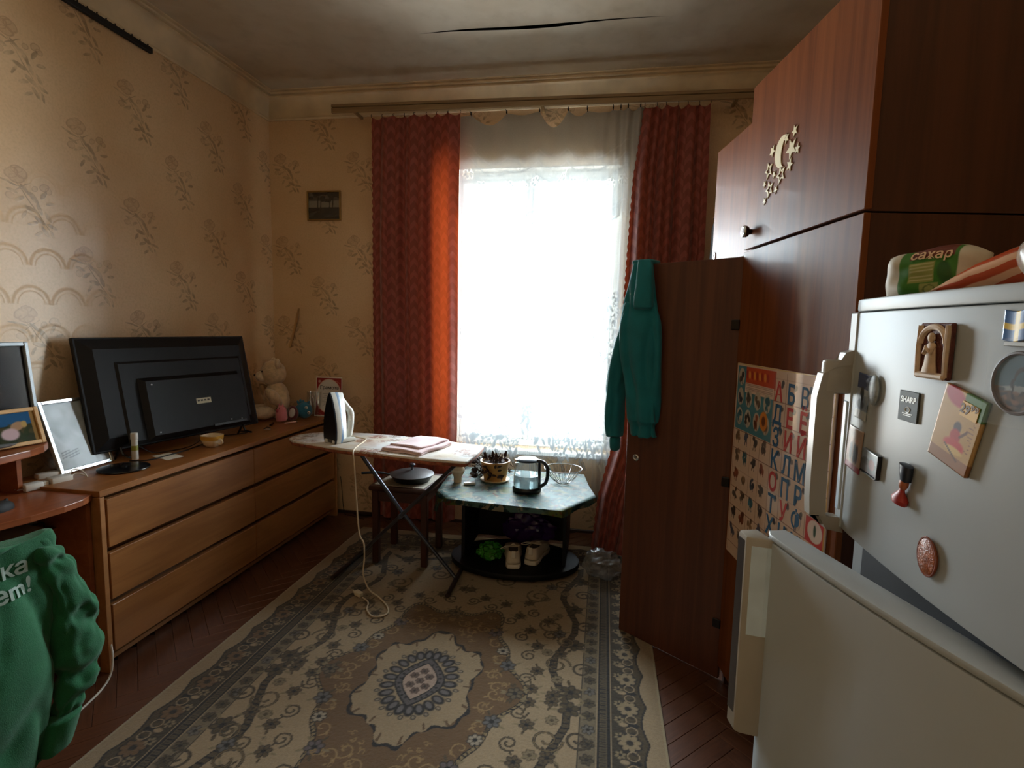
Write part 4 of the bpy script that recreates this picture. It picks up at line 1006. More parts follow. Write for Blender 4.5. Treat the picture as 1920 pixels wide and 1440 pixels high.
# folded pink cloth on the board
fc_ = thing('folded_cloth', 'folded pale pink towel lying on the ironing board', 'towel', (1.475, -.93, .8035), (0, 0, R_(-18)))
M_pinkcl = pbr('pink_terry', (214, 184, 184), .95, var=.08, nscale=20, bump=.5, bscale=220, sheen=.3)
for i, (a, b2, c2, d2, z0) in enumerate([(-.125, .125, -.17, .15, 0), (-.12, .13, -.165, .15, .009), (-.11, .09, -.10, .16, .018)]):
    q = MB(); nx_, ny_ = 14, 16; P = np.zeros((ny_, nx_, 3))
    for jj in range(ny_):
        for ii in range(nx_):
            x_ = a + (b2 - a) * ii / (nx_ - 1); y_ = c2 + (d2 - c2) * jj / (ny_ - 1)
            P[jj, ii] = (x_ + .006 * math.sin(y_ * 30 + i), y_ + .006 * math.sin(x_ * 25 + i), z0 + .0085 + .0022 * math.sin(x_ * 32 + i * 2) * math.sin(y_ * 27))
    grid_mesh('fold', P, M_pinkcl, fc_, None, .008)

# ------------------------------------------------------------ stool with the frying pan
M_dkwood = wood('dark_stool_wood', (52, 28, 20), (78, 44, 30), grain=(2, 12, 2), fine=(10, 140, 10), rough=.4)
st_ = thing('stool', 'dark brown wooden stool behind the ironing board carrying a frying pan', 'stool', (1.275, -.555, 0))
MB().box(-.19, .19, -.18, .18, .468, .50, bev=.008, seg=2).build('seat', M_dkwood, st_)
for sx in (-1, 1):
    for sy in (-1, 1): MB().box(-.020, .020, -.020, .020, .009, .468, bev=.004, mtx=T(sx * .155, sy * .145, 0)).build('leg', M_dkwood, st_)
for sy in (-1, 1): MB().box(-.14, .14, -.009, .009, .40, .462, mtx=T(0, sy * .145, 0), bev=.002).build('apron', M_dkwood, st_)
for sx in (-1, 1): MB().box(-.009, .009, -.13, .13, .40, .462, mtx=T(sx * .155, 0, 0), bev=.002).build('apron', M_dkwood, st_)
np_ = MB().prism([(1.11, -.70), (1.43, -.725), (1.455, -.43), (1.13, -.40)], .5005, .5025).build('newspaper', pbr('newsprint', (176, 168, 152), .85, var=.2, nscale=60), None, None)
tag(np_, 'folded newspaper sheet under the frying pan on the stool', 'newspaper')
fp = thing('frying_pan', 'black frying pan covered with a grey domed lid on the stool', 'frying pan', (1.305, -.575, .503), (0, 0, R_(196)))
MB().lathe([(0, 0), (.10, 0), (.112, .006), (.132, .042), (.134, .046), (.130, .046), (.11, .010), (0, .008)], 40).build('pan_body', M_black, fp)
MB().tube(smooth_path([(.128, 0, .036), (.17, .0, .048), (.22, .01, .056), (.305, .03, .058)], 5), [.007] * 6 + [.011] * 10, 10, squash=.7).build('handle', M_black_matte, fp)
ld = MB().lathe([(0, .071), (.04, .069), (.09, .060), (.125, .050), (.136, .045), (.136, .042), (.12, .044), (0, .064)], 40).build('lid', pbr('grey_lid', (92, 92, 92), .42, .5), fp)
MB().lathe([(.010, .069), (.007, .074), (.007, .092), (.016, .098), (.018, .104), (.012, .110), (0, .111)], 16).build('knob', M_steel, ld)

# ------------------------------------------------------------ table under the window
M_lacq = pbr('black_lacquer', (11, 10, 12), .5, var=.1, spec=.3)
tbl = thing('low_table', 'low black octagonal table with an open lower shelf under the window', 'table', (0, 0, 0))
TOP = [(1.614, -.854), (2.269, -.911), (2.448, -.614), (2.40, -.40), (2.36, -.14), (1.54, -.14), (1.483, -.40), (1.513, -.713)]
tc0 = Vector((1.96, -.52))
def scl(k, ky=None): return [(tc0.x + (x - tc0.x) * k, tc0.y + (y - tc0.y) * (ky or k)) for x, y in TOP]
MB().prism(scl(.985), .462, .492, bev=.003).build('table_top', M_lacq, tbl, None)
sh_ = [(tc0.x + .40 * math.cos(a) * (1.0), tc0.y - .02 + .265 * math.sin(a)) for a in [2 * math.pi * k / 36 for k in range(36)]]
MB().prism(sh_, .024, .058, bev=.004).build('lower_shelf', M_lacq, tbl, .6)
MB().box(1.64, 1.66, -.62, -.20, .058, .462).build('side_panel', M_lacq, tbl, None)
MB().box(2.26, 2.28, -.62, -.20, .058, .462).build('side_panel', M_lacq, tbl, None)
MB().box(1.66, 2.26, -.24, -.222, .058, .462).build('back_panel', M_lacq, tbl, None)
for x_, y_ in ((1.70, -.60), (2.22, -.60), (1.70, -.40), (2.22, -.40)): MB().lathe([(.016, 0), (.016, .0155)], 12, T(x_, y_, 0.0085)).build('foot', M_lacq, tbl)
# oilcloth
m, nt, b = new_mat('oilcloth_print')
v = coords(nt); n1 = noise_tex(nt, v, 7.0, 5.0, .6, 1.2); n2 = noise_tex(nt, v, 16.0, 4.0, .6, .8); n3 = noise_tex(nt, v, 4.0, 2.0)
base = mixc(nt, n1.smooth(.44, .54), lin((16, 40, 40)), lin((66, 92, 86)))
base = mixc(nt, n2.smooth(.54, .58), base, lin((120, 114, 94))); base = mixc(nt, n3.smooth(.55, .66) * n2.smooth(.4, .55), base, lin((76, 84, 36)))
base = mixc(nt, noise_tex(nt, v, 11.0, 3.0, .5, 2.0).smooth(.62, .70), base, lin((86, 46, 28))); base = mixc(nt, noise_tex(nt, v, 9.0, 4.0, .6, 2.5).smooth(.60, .68), base, lin((30, 36, 60)))
nt.links.new(base, b.inputs['Base Color']); b.inputs['Roughness'].default_value = .55; b.inputs['Specular IOR Level'].default_value = .16; set_bump(nt, b, noise_tex(nt, v, 10.0, 2.0), .25, .01)
M_oil = m
oc = thing('oilcloth', 'glossy green and blue patterned oilcloth covering the low table', 'tablecloth', (0, 0, 0))
q = MB(); lo_ = scl(1.0); rs = [[(tc0.x + (x - tc0.x) * .02, tc0.y + (y - tc0.y) * .02, .4955) for x, y in lo_]]
def dens(poly, n=9):
    o = []
    for i in range(len(poly)):
        a, c = poly[i], poly[(i + 1) % len(poly)]
        for k in range(n): o.append((a[0] + (c[0] - a[0]) * k / n, a[1] + (c[1] - a[1]) * k / n))
    return o
D_ = dens(TOP)
rs = []
for k, z in ((.02, .4965), (.5, .4968), (.93, .4962), (.995, .4955), (1.004, .490), (1.006, .474), (1.008, .462)):
    rs.append([(tc0.x + (x - tc0.x) * k, tc0.y + (y - tc0.y) * k, z + (0 if z > .48 else .006 * math.sin(i * 1.1))) for i, (x, y) in enumerate(D_)])
q.rings(rs, cap=False); q.bm.faces.new([vv for vv in q.bm.verts][:len(D_)])
q.build('cloth_top', M_oil, oc, .9)
P = np.zeros((12, 14, 3))
for j in range(12):
    for i in range(14):
        s = i / 13; t_ = j / 11; x_ = 1.515 + (.085 - .03 * t_) * s + .01 * math.sin(s * 9 + t_ * 4); y_ = -.71 - .14 * s - .012 - .010 * math.sin(s * 12 + t_ * 3)
        P[j, i] = (x_ - .012, y_ - .002, .488 - .12 * t_ * (1 - .5 * s))
grid_mesh('hanging_corner', P, M_oil, oc)
ZT = .4985
# kettle
kt = thing('electric_kettle', 'glass electric kettle half full of water with a black handle on the table', 'kettle', (2.035, -.60, ZT), (0, 0, R_(-12)))
MB().lathe([(0, 0), (.082, 0), (.086, .006), (.086, .022), (.081, .030), (0, .030)], 36).build('base', M_black, kt)
MB().lathe([(.080, .030), (.083, .050), (.080, .10), (.070, .165), (.064, .185), (.062, .185), (.068, .165), (.078, .10), (.081, .050), (.078, .031)], 36).build('glass_jug', M_glass, kt)
m, nt, b = new_mat('water_clear'); tr = nt.nodes.new('ShaderNodeBsdfTransparent'); tr.inputs[0].default_value = (.80, .88, .90, 1); df = nt.nodes.new('ShaderNodeBsdfPrincipled'); df.inputs['Roughness'].default_value = .05
nzw = noise_tex(nt, coords(nt), 5.0); nt.links.new(mixc(nt, nzw, lin((196, 212, 218)), lin((220, 230, 234))), df.inputs['Base Color']); ms = nt.nodes.new('ShaderNodeMixShader'); ms.inputs[0].default_value = .45
nt.links.new(tr.outputs[0], ms.inputs[1]); nt.links.new(df.outputs[0], ms.inputs[2]); nt.links.new(ms.outputs[0], nt.nodes['Material Output'].inputs[0])
MB().lathe([(0, .0315), (.0765, .032), (.079, .05), (.076, .10), (0, .1005)], 36).build('water', m, kt)
MB().lathe([(.066, .183), (.067, .190), (.058, .198), (.03, .203), (0, .204)], 36).build('lid', pbr('kettle_lid', (34, 44, 58), .3), kt)
MB().tube(smooth_path([(.060, 0, .188), (.095, 0, .186), (.122, 0, .160), (.128, 0, .115), (.118, 0, .065), (.086, 0, .036)], 6), .0125, 12, squash=.85).build('handle', M_black, kt)
MB().box(.070, .084, -.011, .011, .030, .186, bev=.003).build('spine', M_black, kt)
MB().prism([(-.060, -.018), (-.060, .018), (-.082, 0)], .165, .186).build('spout', M_glass, kt, None)
# flower pot with a withered plant
M_terr = pbr('pot_tan', (190, 140, 74), .45, var=.25, nscale=14); M_dead = pbr('withered_leaf', (58, 36, 28), .8, var=.3, nscale=20); M_soil = pbr('potting_soil', (40, 28, 22), .95, bump=.8, bscale=60)
pt_ = thing('flower_pot', 'tan flower pot with a withered brown plant spilling over its rim', 'flower pot', (1.805, -.43, ZT))
MB().lathe([(0, 0), (.068, 0), (.070, .004), (.090, .118), (.094, .118), (.095, .130), (.086, .130), (.083, .110), (0, .105)], 36).build('pot', M_terr, pt_)
MB().lathe([(0, -.0), (.082, .0), (.094, .012), (.090, .013), (.076, .004)], 36).build('saucer', pbr('saucer_cream', (212, 190, 150), .4), pt_)
MB().ball(.082, .082, .014, T(0, 0, .108), 20, 8).wrinkle(.006, (60, 60, 60)).build('soil', M_soil, pt_)
def leaf_patch(q, c, nrm, L, wd, curl):
    c = Vector(c); nrm = Vector(nrm).normalized(); s = nrm.cross(Vector((0, 0, 1))); s = s.normalized() if s.length > .01 else Vector((1, 0, 0)); d = s.cross(nrm)
    ang = random.uniform(0, 6.28); a = s * math.cos(ang) + d * math.sin(ang); b2 = nrm.cross(a); rs = []
    for k in range(5):
        t = k / 4; w2 = wd * math.sin(math.pi * (.08 + .86 * t)); p = c + a * (t - .5) * L + nrm * curl * (t - .5) ** 2 * L * 3
        rs.append([p - b2 * w2 / 2 + nrm * .004, p, p + b2 * w2 / 2 + nrm * .004])
    q.rings(rs, cap=False, closed=False)
for k in range(46):
    a = random.uniform(0, 6.28); r = .088 * math.sqrt(random.random())
    q = MB(); leaf_patch(q, (r * math.cos(a), r * math.sin(a), .122 + random.uniform(0, .022)), (math.cos(a) * .4, math.sin(a) * .4, 1), random.uniform(.03, .05), random.uniform(.016, .026), random.uniform(-1, 1.5)); q.build('withered_leaf', M_dead, pt_)
for k in range(34):
    a = random.uniform(2.4, 5.6) if k % 3 else random.uniform(0, 6.28); z = random.uniform(.03, .115); r = .072 + .022 * z / .118 + .004
    q = MB(); leaf_patch(q, (r * math.cos(a), r * math.sin(a), z), (math.cos(a), math.sin(a), .1), random.uniform(.022, .045), random.uniform(.014, .022), random.uniform(.2, 1.2)); q.build('withered_leaf', M_dead, pt_)
for k in range(22):
    z = random.uniform(.0, .13); q = MB(); leaf_patch(q, (-.10 - random.uniform(0, .02) - (.13 - z) * .02, random.uniform(-.06, .03), .004 + z), (-1, -.5, .3), .045, .025, 1.0); q.build('withered_leaf', M_dead, pt_)
# wire bowl
bk = thing('wire_basket', 'round chrome wire fruit basket on the table by the tulle', 'basket', (2.235, -.40, ZT))
M_chrome = pbr('chrome_wire', (186, 190, 192), .2, .9)
MB().tube([(.118 * math.cos(t), .118 * math.sin(t), .098) for t in [2 * math.pi * k / 48 for k in range(48)]], .003, 7, closed=True).build('rim', M_chrome, bk)
MB().tube([(.035 * math.cos(t), .035 * math.sin(t), .006) for t in [2 * math.pi * k / 24 for k in range(24)]], .003, 7, closed=True).build('foot_ring', M_chrome, bk)
for k in range(22):
    t = 2 * math.pi * k / 22; MB().tube([(r * math.cos(t), r * math.sin(t), z) for r, z in ((.034, .007), (.06, .022), (.09, .055), (.118, .098))], .0017, 5).build('wire', M_chrome, bk)
# little jar, box and tub
jr = thing('cream_jar', 'small cream ceramic jar on the table corner beside the ironing board', 'jar', (1.585, -.52, ZT))
MB().lathe([(0, 0), (.024, 0), (.026, .012), (.026, .035), (.040, .062), (.042, .082), (.034, .098), (.036, .106), (.031, .106), (.028, .096), (.034, .08), (.030, .06), (0, .04)], 28).build('jar_body', pbr('cream_glaze', (206, 186, 156), .4, var=.15), jr)
MB().lathe([(.0385, .0625), (.0425, .070), (.0427, .080), (.040, .086)], 28).build('shoulder_glaze', pbr('cream_glaze_light', (222, 208, 184), .35), jr)
bx_ = MB().box(-.035, .035, -.014, .014, 0, .014, bev=.002).build('white_box', M_wp, None, None); bx_.location = (1.672, -.56, ZT); bx_.rotation_euler.z = R_(25); tag(bx_, 'small white plastic box lying on the oilcloth beside the flower pot', 'box')
tu = MB().lathe([(0, .002), (.040, 0), (.044, .004), (.056, .10), (.060, .102), (.058, .104), (.052, .10), (.041, .006), (0, .006)], 28).build('plastic_tub', pbr('frosted_plastic', (196, 200, 200), .35, alpha=.55)); tu.location = (1.70, -.30, ZT); tag(tu, 'frosted plastic tub behind the cream jar on the table', 'tub')

# ------------------------------------------------------------ under the table
M_shoe = pbr('sneaker_white', (206, 196, 176), .7, var=.08, bump=.15, bscale=300); M_shoe_s = pbr('sneaker_sole', (222, 216, 200), .5)
def shoe(label, loc, rz):
    s = thing('sneaker', label, 'shoe', loc, (0, 0, rz), 'white sneakers under the table')
    s.scale = (1.32, 1.1, 1.05)
    o = [(0, -.0), (.026, .006), (.034, .03), (.034, .08), (.032, .13), (.043, .19), (.040, .235), (.020, .262), (0, .267), (-.022, .262), (-.042, .235), (-.044, .19), (-.034, .13), (-.034, .08), (-.034, .03), (-.026, .006)]
    MB().prism(o, 0, .024, bev=.004).build('sole', M_shoe_s, s, .8)
    rs = []
    for k, z, y0 in ((1.0, .022, 0), (1.0, .034, .0), (.96, .05, .004)): rs.append([(x * k, .13 + (y - .13) * k, z) for x, y in o])
    rs.append([(x * .90, min(.13 + (y - .13) * .93, .225), .066 if y < .14 else .058) for x, y in o]); rs.append([(x * .82, min(.13 + (y - .13) * .90, .17), .088 if y < .08 else .074) for x, y in o]); rs.append([(x * .72, min(.13 + (y - .13) * .86, .125), .098 if y < .06 else .086) for x, y in o])
    rs.append([(x * .60, min(.13 + (y - .13) * .80, .115), .090 if y < .06 else .080) for x, y in o]); rs.append([(x * .5, min(.13 + (y - .13) * .72, .11), .05) for x, y in o])
    MB().rings(rs).build('upper', M_shoe, s, 1.2, sub=1)
    MB().prism([(x * .60, min(.13 + (y - .13) * .80, .115)) for x, y in o], .074, .0795).build('lining', pbr('shoe_lining', (70, 62, 52), .9) if 'shoe_lining' not in MATS else MATS['shoe_lining'], s, None)
    MB().box(-.010, .010, .004, .010, .060, .104, bev=.003).build('heel_tab', M_shoe_s, s)
    for k in range(4): MB().tube([(-.022, .135 + k * .018, .078 - k * .006), (0, .138 + k * .018, .086 - k * .006), (.022, .135 + k * .018, .078 - k * .006)], .0022, 5).build('lace', M_shoe_s, s)
    MB().tube(smooth_path([(-.018, .12, .084), (-.048, .09, .080), (-.058, .06, .094), (-.036, .07, .104), (-.012, .11, .09)], 5), .0022, 5).build('lace_loop', M_shoe_s, s)
    return s
shoe('white sneaker with a loose lace loop, nearer the green bag', (1.985, -.735, .060), R_(10)); shoe('white sneaker on the right, partly behind its mate', (2.072, -.665, .060), R_(-10))
def crumple(name, label, cat, loc, r, m, seed, sub=4):
    b = bmesh.new(); bmesh.ops.create_icosphere(b, subdivisions=sub, radius=1.0)
    for v_ in b.verts:
        n_ = noise.noise(v_.co * 2.1 + Vector((seed, 0, 0))) * .28 + noise.noise(v_.co * 5.3 + Vector((0, seed, 0))) * .16 - abs(noise.noise(v_.co * 9 + Vector((0, 0, seed)))) * .14
        p = v_.co * (1 + n_); v_.co = Vector((p.x * r[0], p.y * r[1], max(p.z, -.72) * r[2]))
    z0 = min(v_.co.z for v_ in b.verts)
    for v_ in b.verts: v_.co.z -= z0
    me = bpy.data.meshes.new(name); b.to_mesh(me); b.free(); o = link(name, me, m, None, .5); o.location = loc; return tag(o, label, cat)
def film(name, c, a=.55):
    m, nt, b = new_mat(name); nt.links.new(mixc(nt, noise_tex(nt, coords(nt), 18.0), lin(c), tuple(min(1, x * 1.5) for x in lin(c))), b.inputs['Base Color']); b.inputs['Roughness'].default_value = .18; b.inputs['Alpha'].default_value = a; return m
crumple('green_bag', 'crumpled green plastic bag beside the sneakers on the shelf', 'bag', (1.815, -.60, .0585), (.080, .07, .058), film('green_film', (56, 128, 40), .8), 3.0)
crumple('purple_bag', 'dark purple crumpled bag behind the sneakers under the table', 'bag', (2.02, -.335, .0585), (.16, .065, .13), film('purple_film', (52, 26, 84), .95), 8.0)
crumple('clear_bag', 'crumpled clear plastic bag on the floor below the right curtain', 'bag', (2.50, -.585, .009), (.115, .10, .085), film('grey_film', (120, 120, 118), .5), 5.0)

# ------------------------------------------------------------ small picture on the far wall
pc = thing('wall_picture', 'small dark landscape picture in a thin gilt frame on the far wall', 'picture', (.372, YF - .0015, 2.23), (0, 0, R_(0.3)))
M_gilt = pbr('gilt_frame', (150, 120, 66), .4, .5)
pw, ph_ = .268, .215
MB().box(-pw / 2, -pw / 2 + .011, -.016, 0, 0, ph_, bev=.002).box(pw / 2 - .011, pw / 2, -.016, 0, 0, ph_, bev=.002).box(-pw / 2 + .011, pw / 2 - .011, -.016, 0, 0, .011, bev=.002).box(-pw / 2 + .011, pw / 2 - .011, -.016, 0, ph_ - .011, ph_, bev=.002).build('frame', M_gilt, pc, None)
cq = Canvas(pw - .02, ph_ - .02, .003, (44, 40, 36)); cq.rect(0, .25, .085, .135, (128, 122, 108)); cq.rect(0, .25, .135, .2, (86, 80, 70))
for k in range(30): cq.ell(rng.uniform(0, .25), rng.uniform(.13, .2), .02, .012, 0, (38, 34, 28), .8)
for x_ in (.07, .095, .165, .19): cq.line([(x_, .05), (x_ + .006, .16)], .007, (26, 22, 18))
for k in range(14): cq.ell(rng.uniform(0, .25), rng.uniform(0, .07), .04, .008, .3, (70, 64, 54) if k % 2 else (32, 28, 24), .7)
cq.panel('print', M_photo, pc, T(-pw / 2 + .01, -.006, .01), .003)

# black rail on the left wall below the cornice
br_ = thing('wall_track', 'black metal track fixed high on the left wall under the cornice', 'track', (XL + .003, -1.75, 2.922), (0, 0, 0))
MB().box(0, .022, 0, .775, .0, .030, bev=.003).build('track_body', M_black_matte, br_, None)
for k in range(9): MB().box(.008, .014, .35 + k * .05, .354 + k * .05, .030, .042).build('track_hook', M_black, br_, None)

# ------------------------------------------------------------ wardrobes along the right wall
M_ward = wood('polished_veneer', (90, 46, 22), (126, 72, 38), grain=(16, 16, .7), fine=(220, 220, 5), rough=.45, coat=.035, bump=.006, coatr=.03, spec=.12)
M_ward_dull = wood('veneer_matte', (70, 36, 22), (100, 56, 34), grain=(18, 18, .7), fine=(240, 240, 5), rough=.5, bump=.02)
M_ward_side = wood('veneer_side_shaded', (62, 32, 19), (88, 48, 30), grain=(14, 14, .8), fine=(200, 200, 6), rough=.45)  # darker than the doors: shade on the near side put into the colour
WA = R_(-81.08)
wa = thing('wardrobe', 'tall polished brown wardrobe with an upper cupboard bearing moon and star stickers', 'wardrobe', (3.003, -1.452, 0), (0, 0, WA))
AW, AD = .742, .54
def carcass(par, x0, x1, y0, z0, z1, mat_, dep):
    MB().box(x0, x0 + .018, y0, dep, z0, z1).build('side_panel', mat_, par, None); MB().box(x1 - .018, x1, y0, dep, z0, z1).build('side_panel', mat_, par, None)
    MB().box(x0 + .018, x1 - .018, y0, dep, z1 - .018, z1).build('top_board', mat_, par, None); MB().box(x0 + .018, x1 - .018, y0, dep, z0 + (.06 if z0 < .1 else 0), z0 + .018 + (.06 if z0 < .1 else 0)).build('bottom_board', mat_, par, None)
    MB().box(x0 + .018, x1 - .018, dep - .006, dep, z0 + .02, z1 - .018).build('back_board', mat_, par, None)
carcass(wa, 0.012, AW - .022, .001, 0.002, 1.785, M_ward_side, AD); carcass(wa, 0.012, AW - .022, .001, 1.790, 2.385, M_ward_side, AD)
MB().box(0, AW, -.020, -.001, .07, 1.781, bev=.002).build('lower_door', M_ward, wa, None)
ud = MB().box(0, AW, -.020, -.001, 1.789, 2.392, bev=.002).build('upper_door', M_ward, wa, None)
def knob(par, x, y, z, m=M_black):
    k = MB().lathe([(.010, 0), (.010, .008), (.019, .014), (.022, .022), (.021, .030), (.014, .034), (0, .035)], 24, T(x, y, z) @ Rm(R_(90), 0, 0)).build('knob', m, par); 
    MB().lathe([(.0215, .027), (.0225, .029), (.0205, .032), (.018, .0345), (.0175, .034)], 24, T(x, y, z) @ Rm(R_(90), 0, 0)).build('knob_ring', M_chrome, k); return k
knob(ud, .060, -.020, 1.850, pbr('knob_black', (20, 16, 24), .15))
M_glow = pbr('phosphor_plastic', (214, 204, 170), .5, var=.05)
def star_pts(r, r2=.42, n=5, rot=0.3): return [((r if k % 2 == 0 else r * r2) * math.cos(rot + math.pi * k / n + math.pi / 2), (r if k % 2 == 0 else r * r2) * math.sin(rot + math.pi * k / n + math.pi / 2)) for k in range(2 * n)]
SM = lambda x, z: T(x, -.0205, z) @ Rm(R_(90), 0, 0)
for x, z, r in [(.348, 2.116, .020), (.295, 2.110, .018), (.197, 2.100, .021), (.374, 2.053, .018), (.330, 2.016, .022), (.221, 2.015, .014), (.152, 2.000, .013), (.241, 1.960, .015), (.161, 1.939, .014), (.333, 2.066, .036)]:
    MB().prism(star_pts(r, rot=random.uniform(0, 1.2)), 0, .0025, SM(x, z)).build('star_sticker', M_glow, ud, None)
for x, z, r in [(.178, 2.040, .030), (.272, 2.001, .032), (.193, 1.972, .030)]:
    a_, b_ = star_pts(r, .45), star_pts(r * .62, .45); rs = [[(x_, y_, z_) for x_, y_ in p] for p, z_ in ((a_, 0), (a_, .0025), (b_, .0025), (b_, 0))]
    MB().rings(rs + [rs[0]], cap=False, mtx=SM(x, z)).build('star_outline_sticker', M_glow, ud, None)
mp = [(.050 * math.cos(a), .050 * math.sin(a)) for a in [R_(70 + 220 * k / 16) for k in range(17)]] + [(.022 + .046 * math.cos(a), .040 * math.sin(a)) for a in [R_(270 - 180 * k / 14) for k in range(15)]]
mp = [(.052 * math.cos(R_(75 + 210 * k / 18)), .052 * math.sin(R_(75 + 210 * k / 18))) for k in range(19)]
mp += [(.013 + (.052 * math.cos(R_(285 - 210 * k / 18))) * .62 + .012, .051 * math.sin(R_(285 - 210 * k / 18)) * .98) for k in range(1, 18)]
MB().prism(mp, 0, .0025, SM(.272, 2.076) @ Rm(0, 0, R_(-10))).build('moon_sticker', M_glow, ud, None)

wb = thing('wardrobe', 'lower brown wardrobe beyond the tall one, its lower door swung open', 'wardrobe', (3.003, -1.452, 0), (0, 0, WA))
BX0, BX1, BY = -.455, -.006, .034
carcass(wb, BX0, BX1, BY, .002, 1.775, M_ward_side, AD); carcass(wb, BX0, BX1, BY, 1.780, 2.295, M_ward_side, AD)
bd = MB().box(BX0, BX1, BY - .019, BY - .001, 1.780, 2.298, bev=.002).build('upper_door', M_ward, wb, None)
MB().lathe([(.017, 0), (.017, .003), (.012, .005), (.007, .004), (.006, .001)], 20, T(BX0 + .035, BY - .019, 1.822) @ Rm(R_(90), 0, 0)).build('keyhole_plate', M_chrome, bd)
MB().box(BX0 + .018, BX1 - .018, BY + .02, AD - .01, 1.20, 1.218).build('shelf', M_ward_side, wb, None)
# open door: world hinge (3.002,-1.440), free edge (2.594,-1.142)
inv_w = (Matrix.Translation((3.003, -1.452, 0)) @ Rm(0, 0, WA)).inverted()
da = math.atan2(-1.142 + 1.446, 2.594 - 2.998)
DM = inv_w @ (T(2.998, -1.446, 0) @ Rm(0, 0, da))
DL = .506
od = MB().box(0, DL, -.0, .018, .0085, 1.765, bev=.0015, mtx=DM).build('open_door', M_ward_dull, wb, None)
MB().lathe([(.016, 0), (.016, .003), (.011, .005), (.008, .004), (.007, .001)], 20, DM @ T(DL - .055, .018, .878) @ Rm(R_(-90), 0, 0)).build('lock_ring', M_chrome, od)
for z in (.25, .86, 1.5): MB().box(.0, .035, .018, .026, z - .02, z + .02, bev=.003, mtx=DM).build('hinge', M_dark_metal, od, None)

# heating riser and dark garment bag in the corner between wardrobe and window
ri = MB().tube([(3.075, -.345, .004), (3.085, -.335, 2.22)], .008, 12).build('white_pole', pbr('pole_paint', (216, 210, 196), .45)); tag(ri, 'thin white pole standing upright between the lower wardrobe and the curtain', 'pole')
gb = thing('garment_bag', 'dark garment bag with a clear plastic shoulder beside the lower wardrobe', 'garment bag', (3.085, -.52, 0))
MB().rings(loft([(.03, 0, .006, .10, .11), (.03, 0, .05, .115, .13), (.03, 0, 1.0, .11, .14), (.03, 0, 1.7, .10, .13), (.03, 0, 2.05, .09, .12), (.03, 0, 2.20, .03, .05)], 28)).wrinkle(.02, (6, 12, 3), 2).build('bag_cloth', M_black_matte, gb, 3.2)
MB().rings(loft([(.03, 0, 2.10, .085, .118), (.03, 0, 2.19, .05, .075), (.03, 0, 2.26, .012, .02), (.03, 0, 2.30, .03, .035)], 20), cap=False).wrinkle(.01, (30, 30, 30), 1).build('plastic_shoulder', film('clear_film', (196, 204, 210), .6), gb, 3.2)
MB().tube(smooth_path([(.03, 0, 2.24), (.03, 0, 2.33), (.045, 0, 2.36), (.06, 0, 2.34)], 5), .003, 6).build('hanger_hook', M_chrome, gb)

# ------------------------------------------------------------ teal hoodie over the open door
M_teal = pbr('teal_jersey', (9, 110, 120), .9, var=.12, nscale=10, bump=.3, bscale=500, sheen=.12)
hz = thing('teal_hoodie', 'teal hooded sweatshirt hung over the corner of the open wardrobe door', 'hoodie', (2.594, -1.142, 0), (0, 0, R_(-36.4)))
# local x: along the door from its free edge to the hinge, -y towards the room
MB().rings(loft([(.052, -.030, 1.778, .045, .012), (.055, -.034, 1.770, .055, .022), (.056, -.036, 1.72, .062, .028), (.055, -.040, 1.62, .080, .034), (.060, -.045, 1.50, .100, .040), (.070, -.048, 1.38, .105, .044), (.082, -.050, 1.25, .098, .046), (.092, -.052, 1.12, .092, .046), (.098, -.050, 1.06, .086, .044), (.100, -.048, 1.045, .076, .036), (.104, -.046, 1.03, .074, .036), (.108, -.044, .990, .072, .034), (.108, -.044, .985, .06, .02)], 48, 2.4)).wrinkle(.016, (16, 16, 3.0), 5.2).fold(.024, (12, 12, 2.2), 1.2).build('torso_cloth', M_teal, hz, 3.2, sub=1)
MB().rings(loft([(.082, -.062, 1.782, .030, .010), (.088, -.066, 1.75, .036, .016), (.090, -.070, 1.68, .042, .020), (.092, -.074, 1.60, .048, .022), (.094, -.076, 1.57, .046, .018), (.094, -.074, 1.560, .03, .008)], 28)).wrinkle(.008, (20, 20, 8), 3).build('hood', M_teal, hz, 3.2, sub=1)
Pp = smooth_path([(.020, -.040, 1.60), (-.030, -.030, 1.42), (-.066, -.026, 1.25), (-.066, -.030, 1.08), (-.058, -.034, .955)], 8)
MB().tube(Pp, [.042 + .012 * math.sin(i / len(Pp) * 3.1) for i in range(len(Pp))], 22, squash=.85).wrinkle(.014, (22, 22, 5), 7).fold(.016, (18, 18, 3.5), 3).build('sleeve', M_teal, hz, 3.2, sub=1)
MB().tube([(-.058, -.034, .965), (-.056, -.035, .935), (-.054, -.035, .888)], [.036, .031, .031], 20, squash=.75).build('cuff', M_teal, hz, 3.2, sub=1)
Pp = smooth_path([(-.005, .035, 1.66), (-.055, .02, 1.42), (-.088, .01, 1.25), (-.096, .006, 1.10), (-.088, .004, 1.02)], 6)
MB().tube(Pp, .040, 18, squash=.6).wrinkle(.016, (20, 20, 8), 9).build('rear_sleeve', M_teal, hz, 3.2, sub=1)
MB().box(.0, .10, -.045, .045, 1.762, 1.786, bev=.010, seg=2).build('door_fold', M_teal, hz, 3.2)

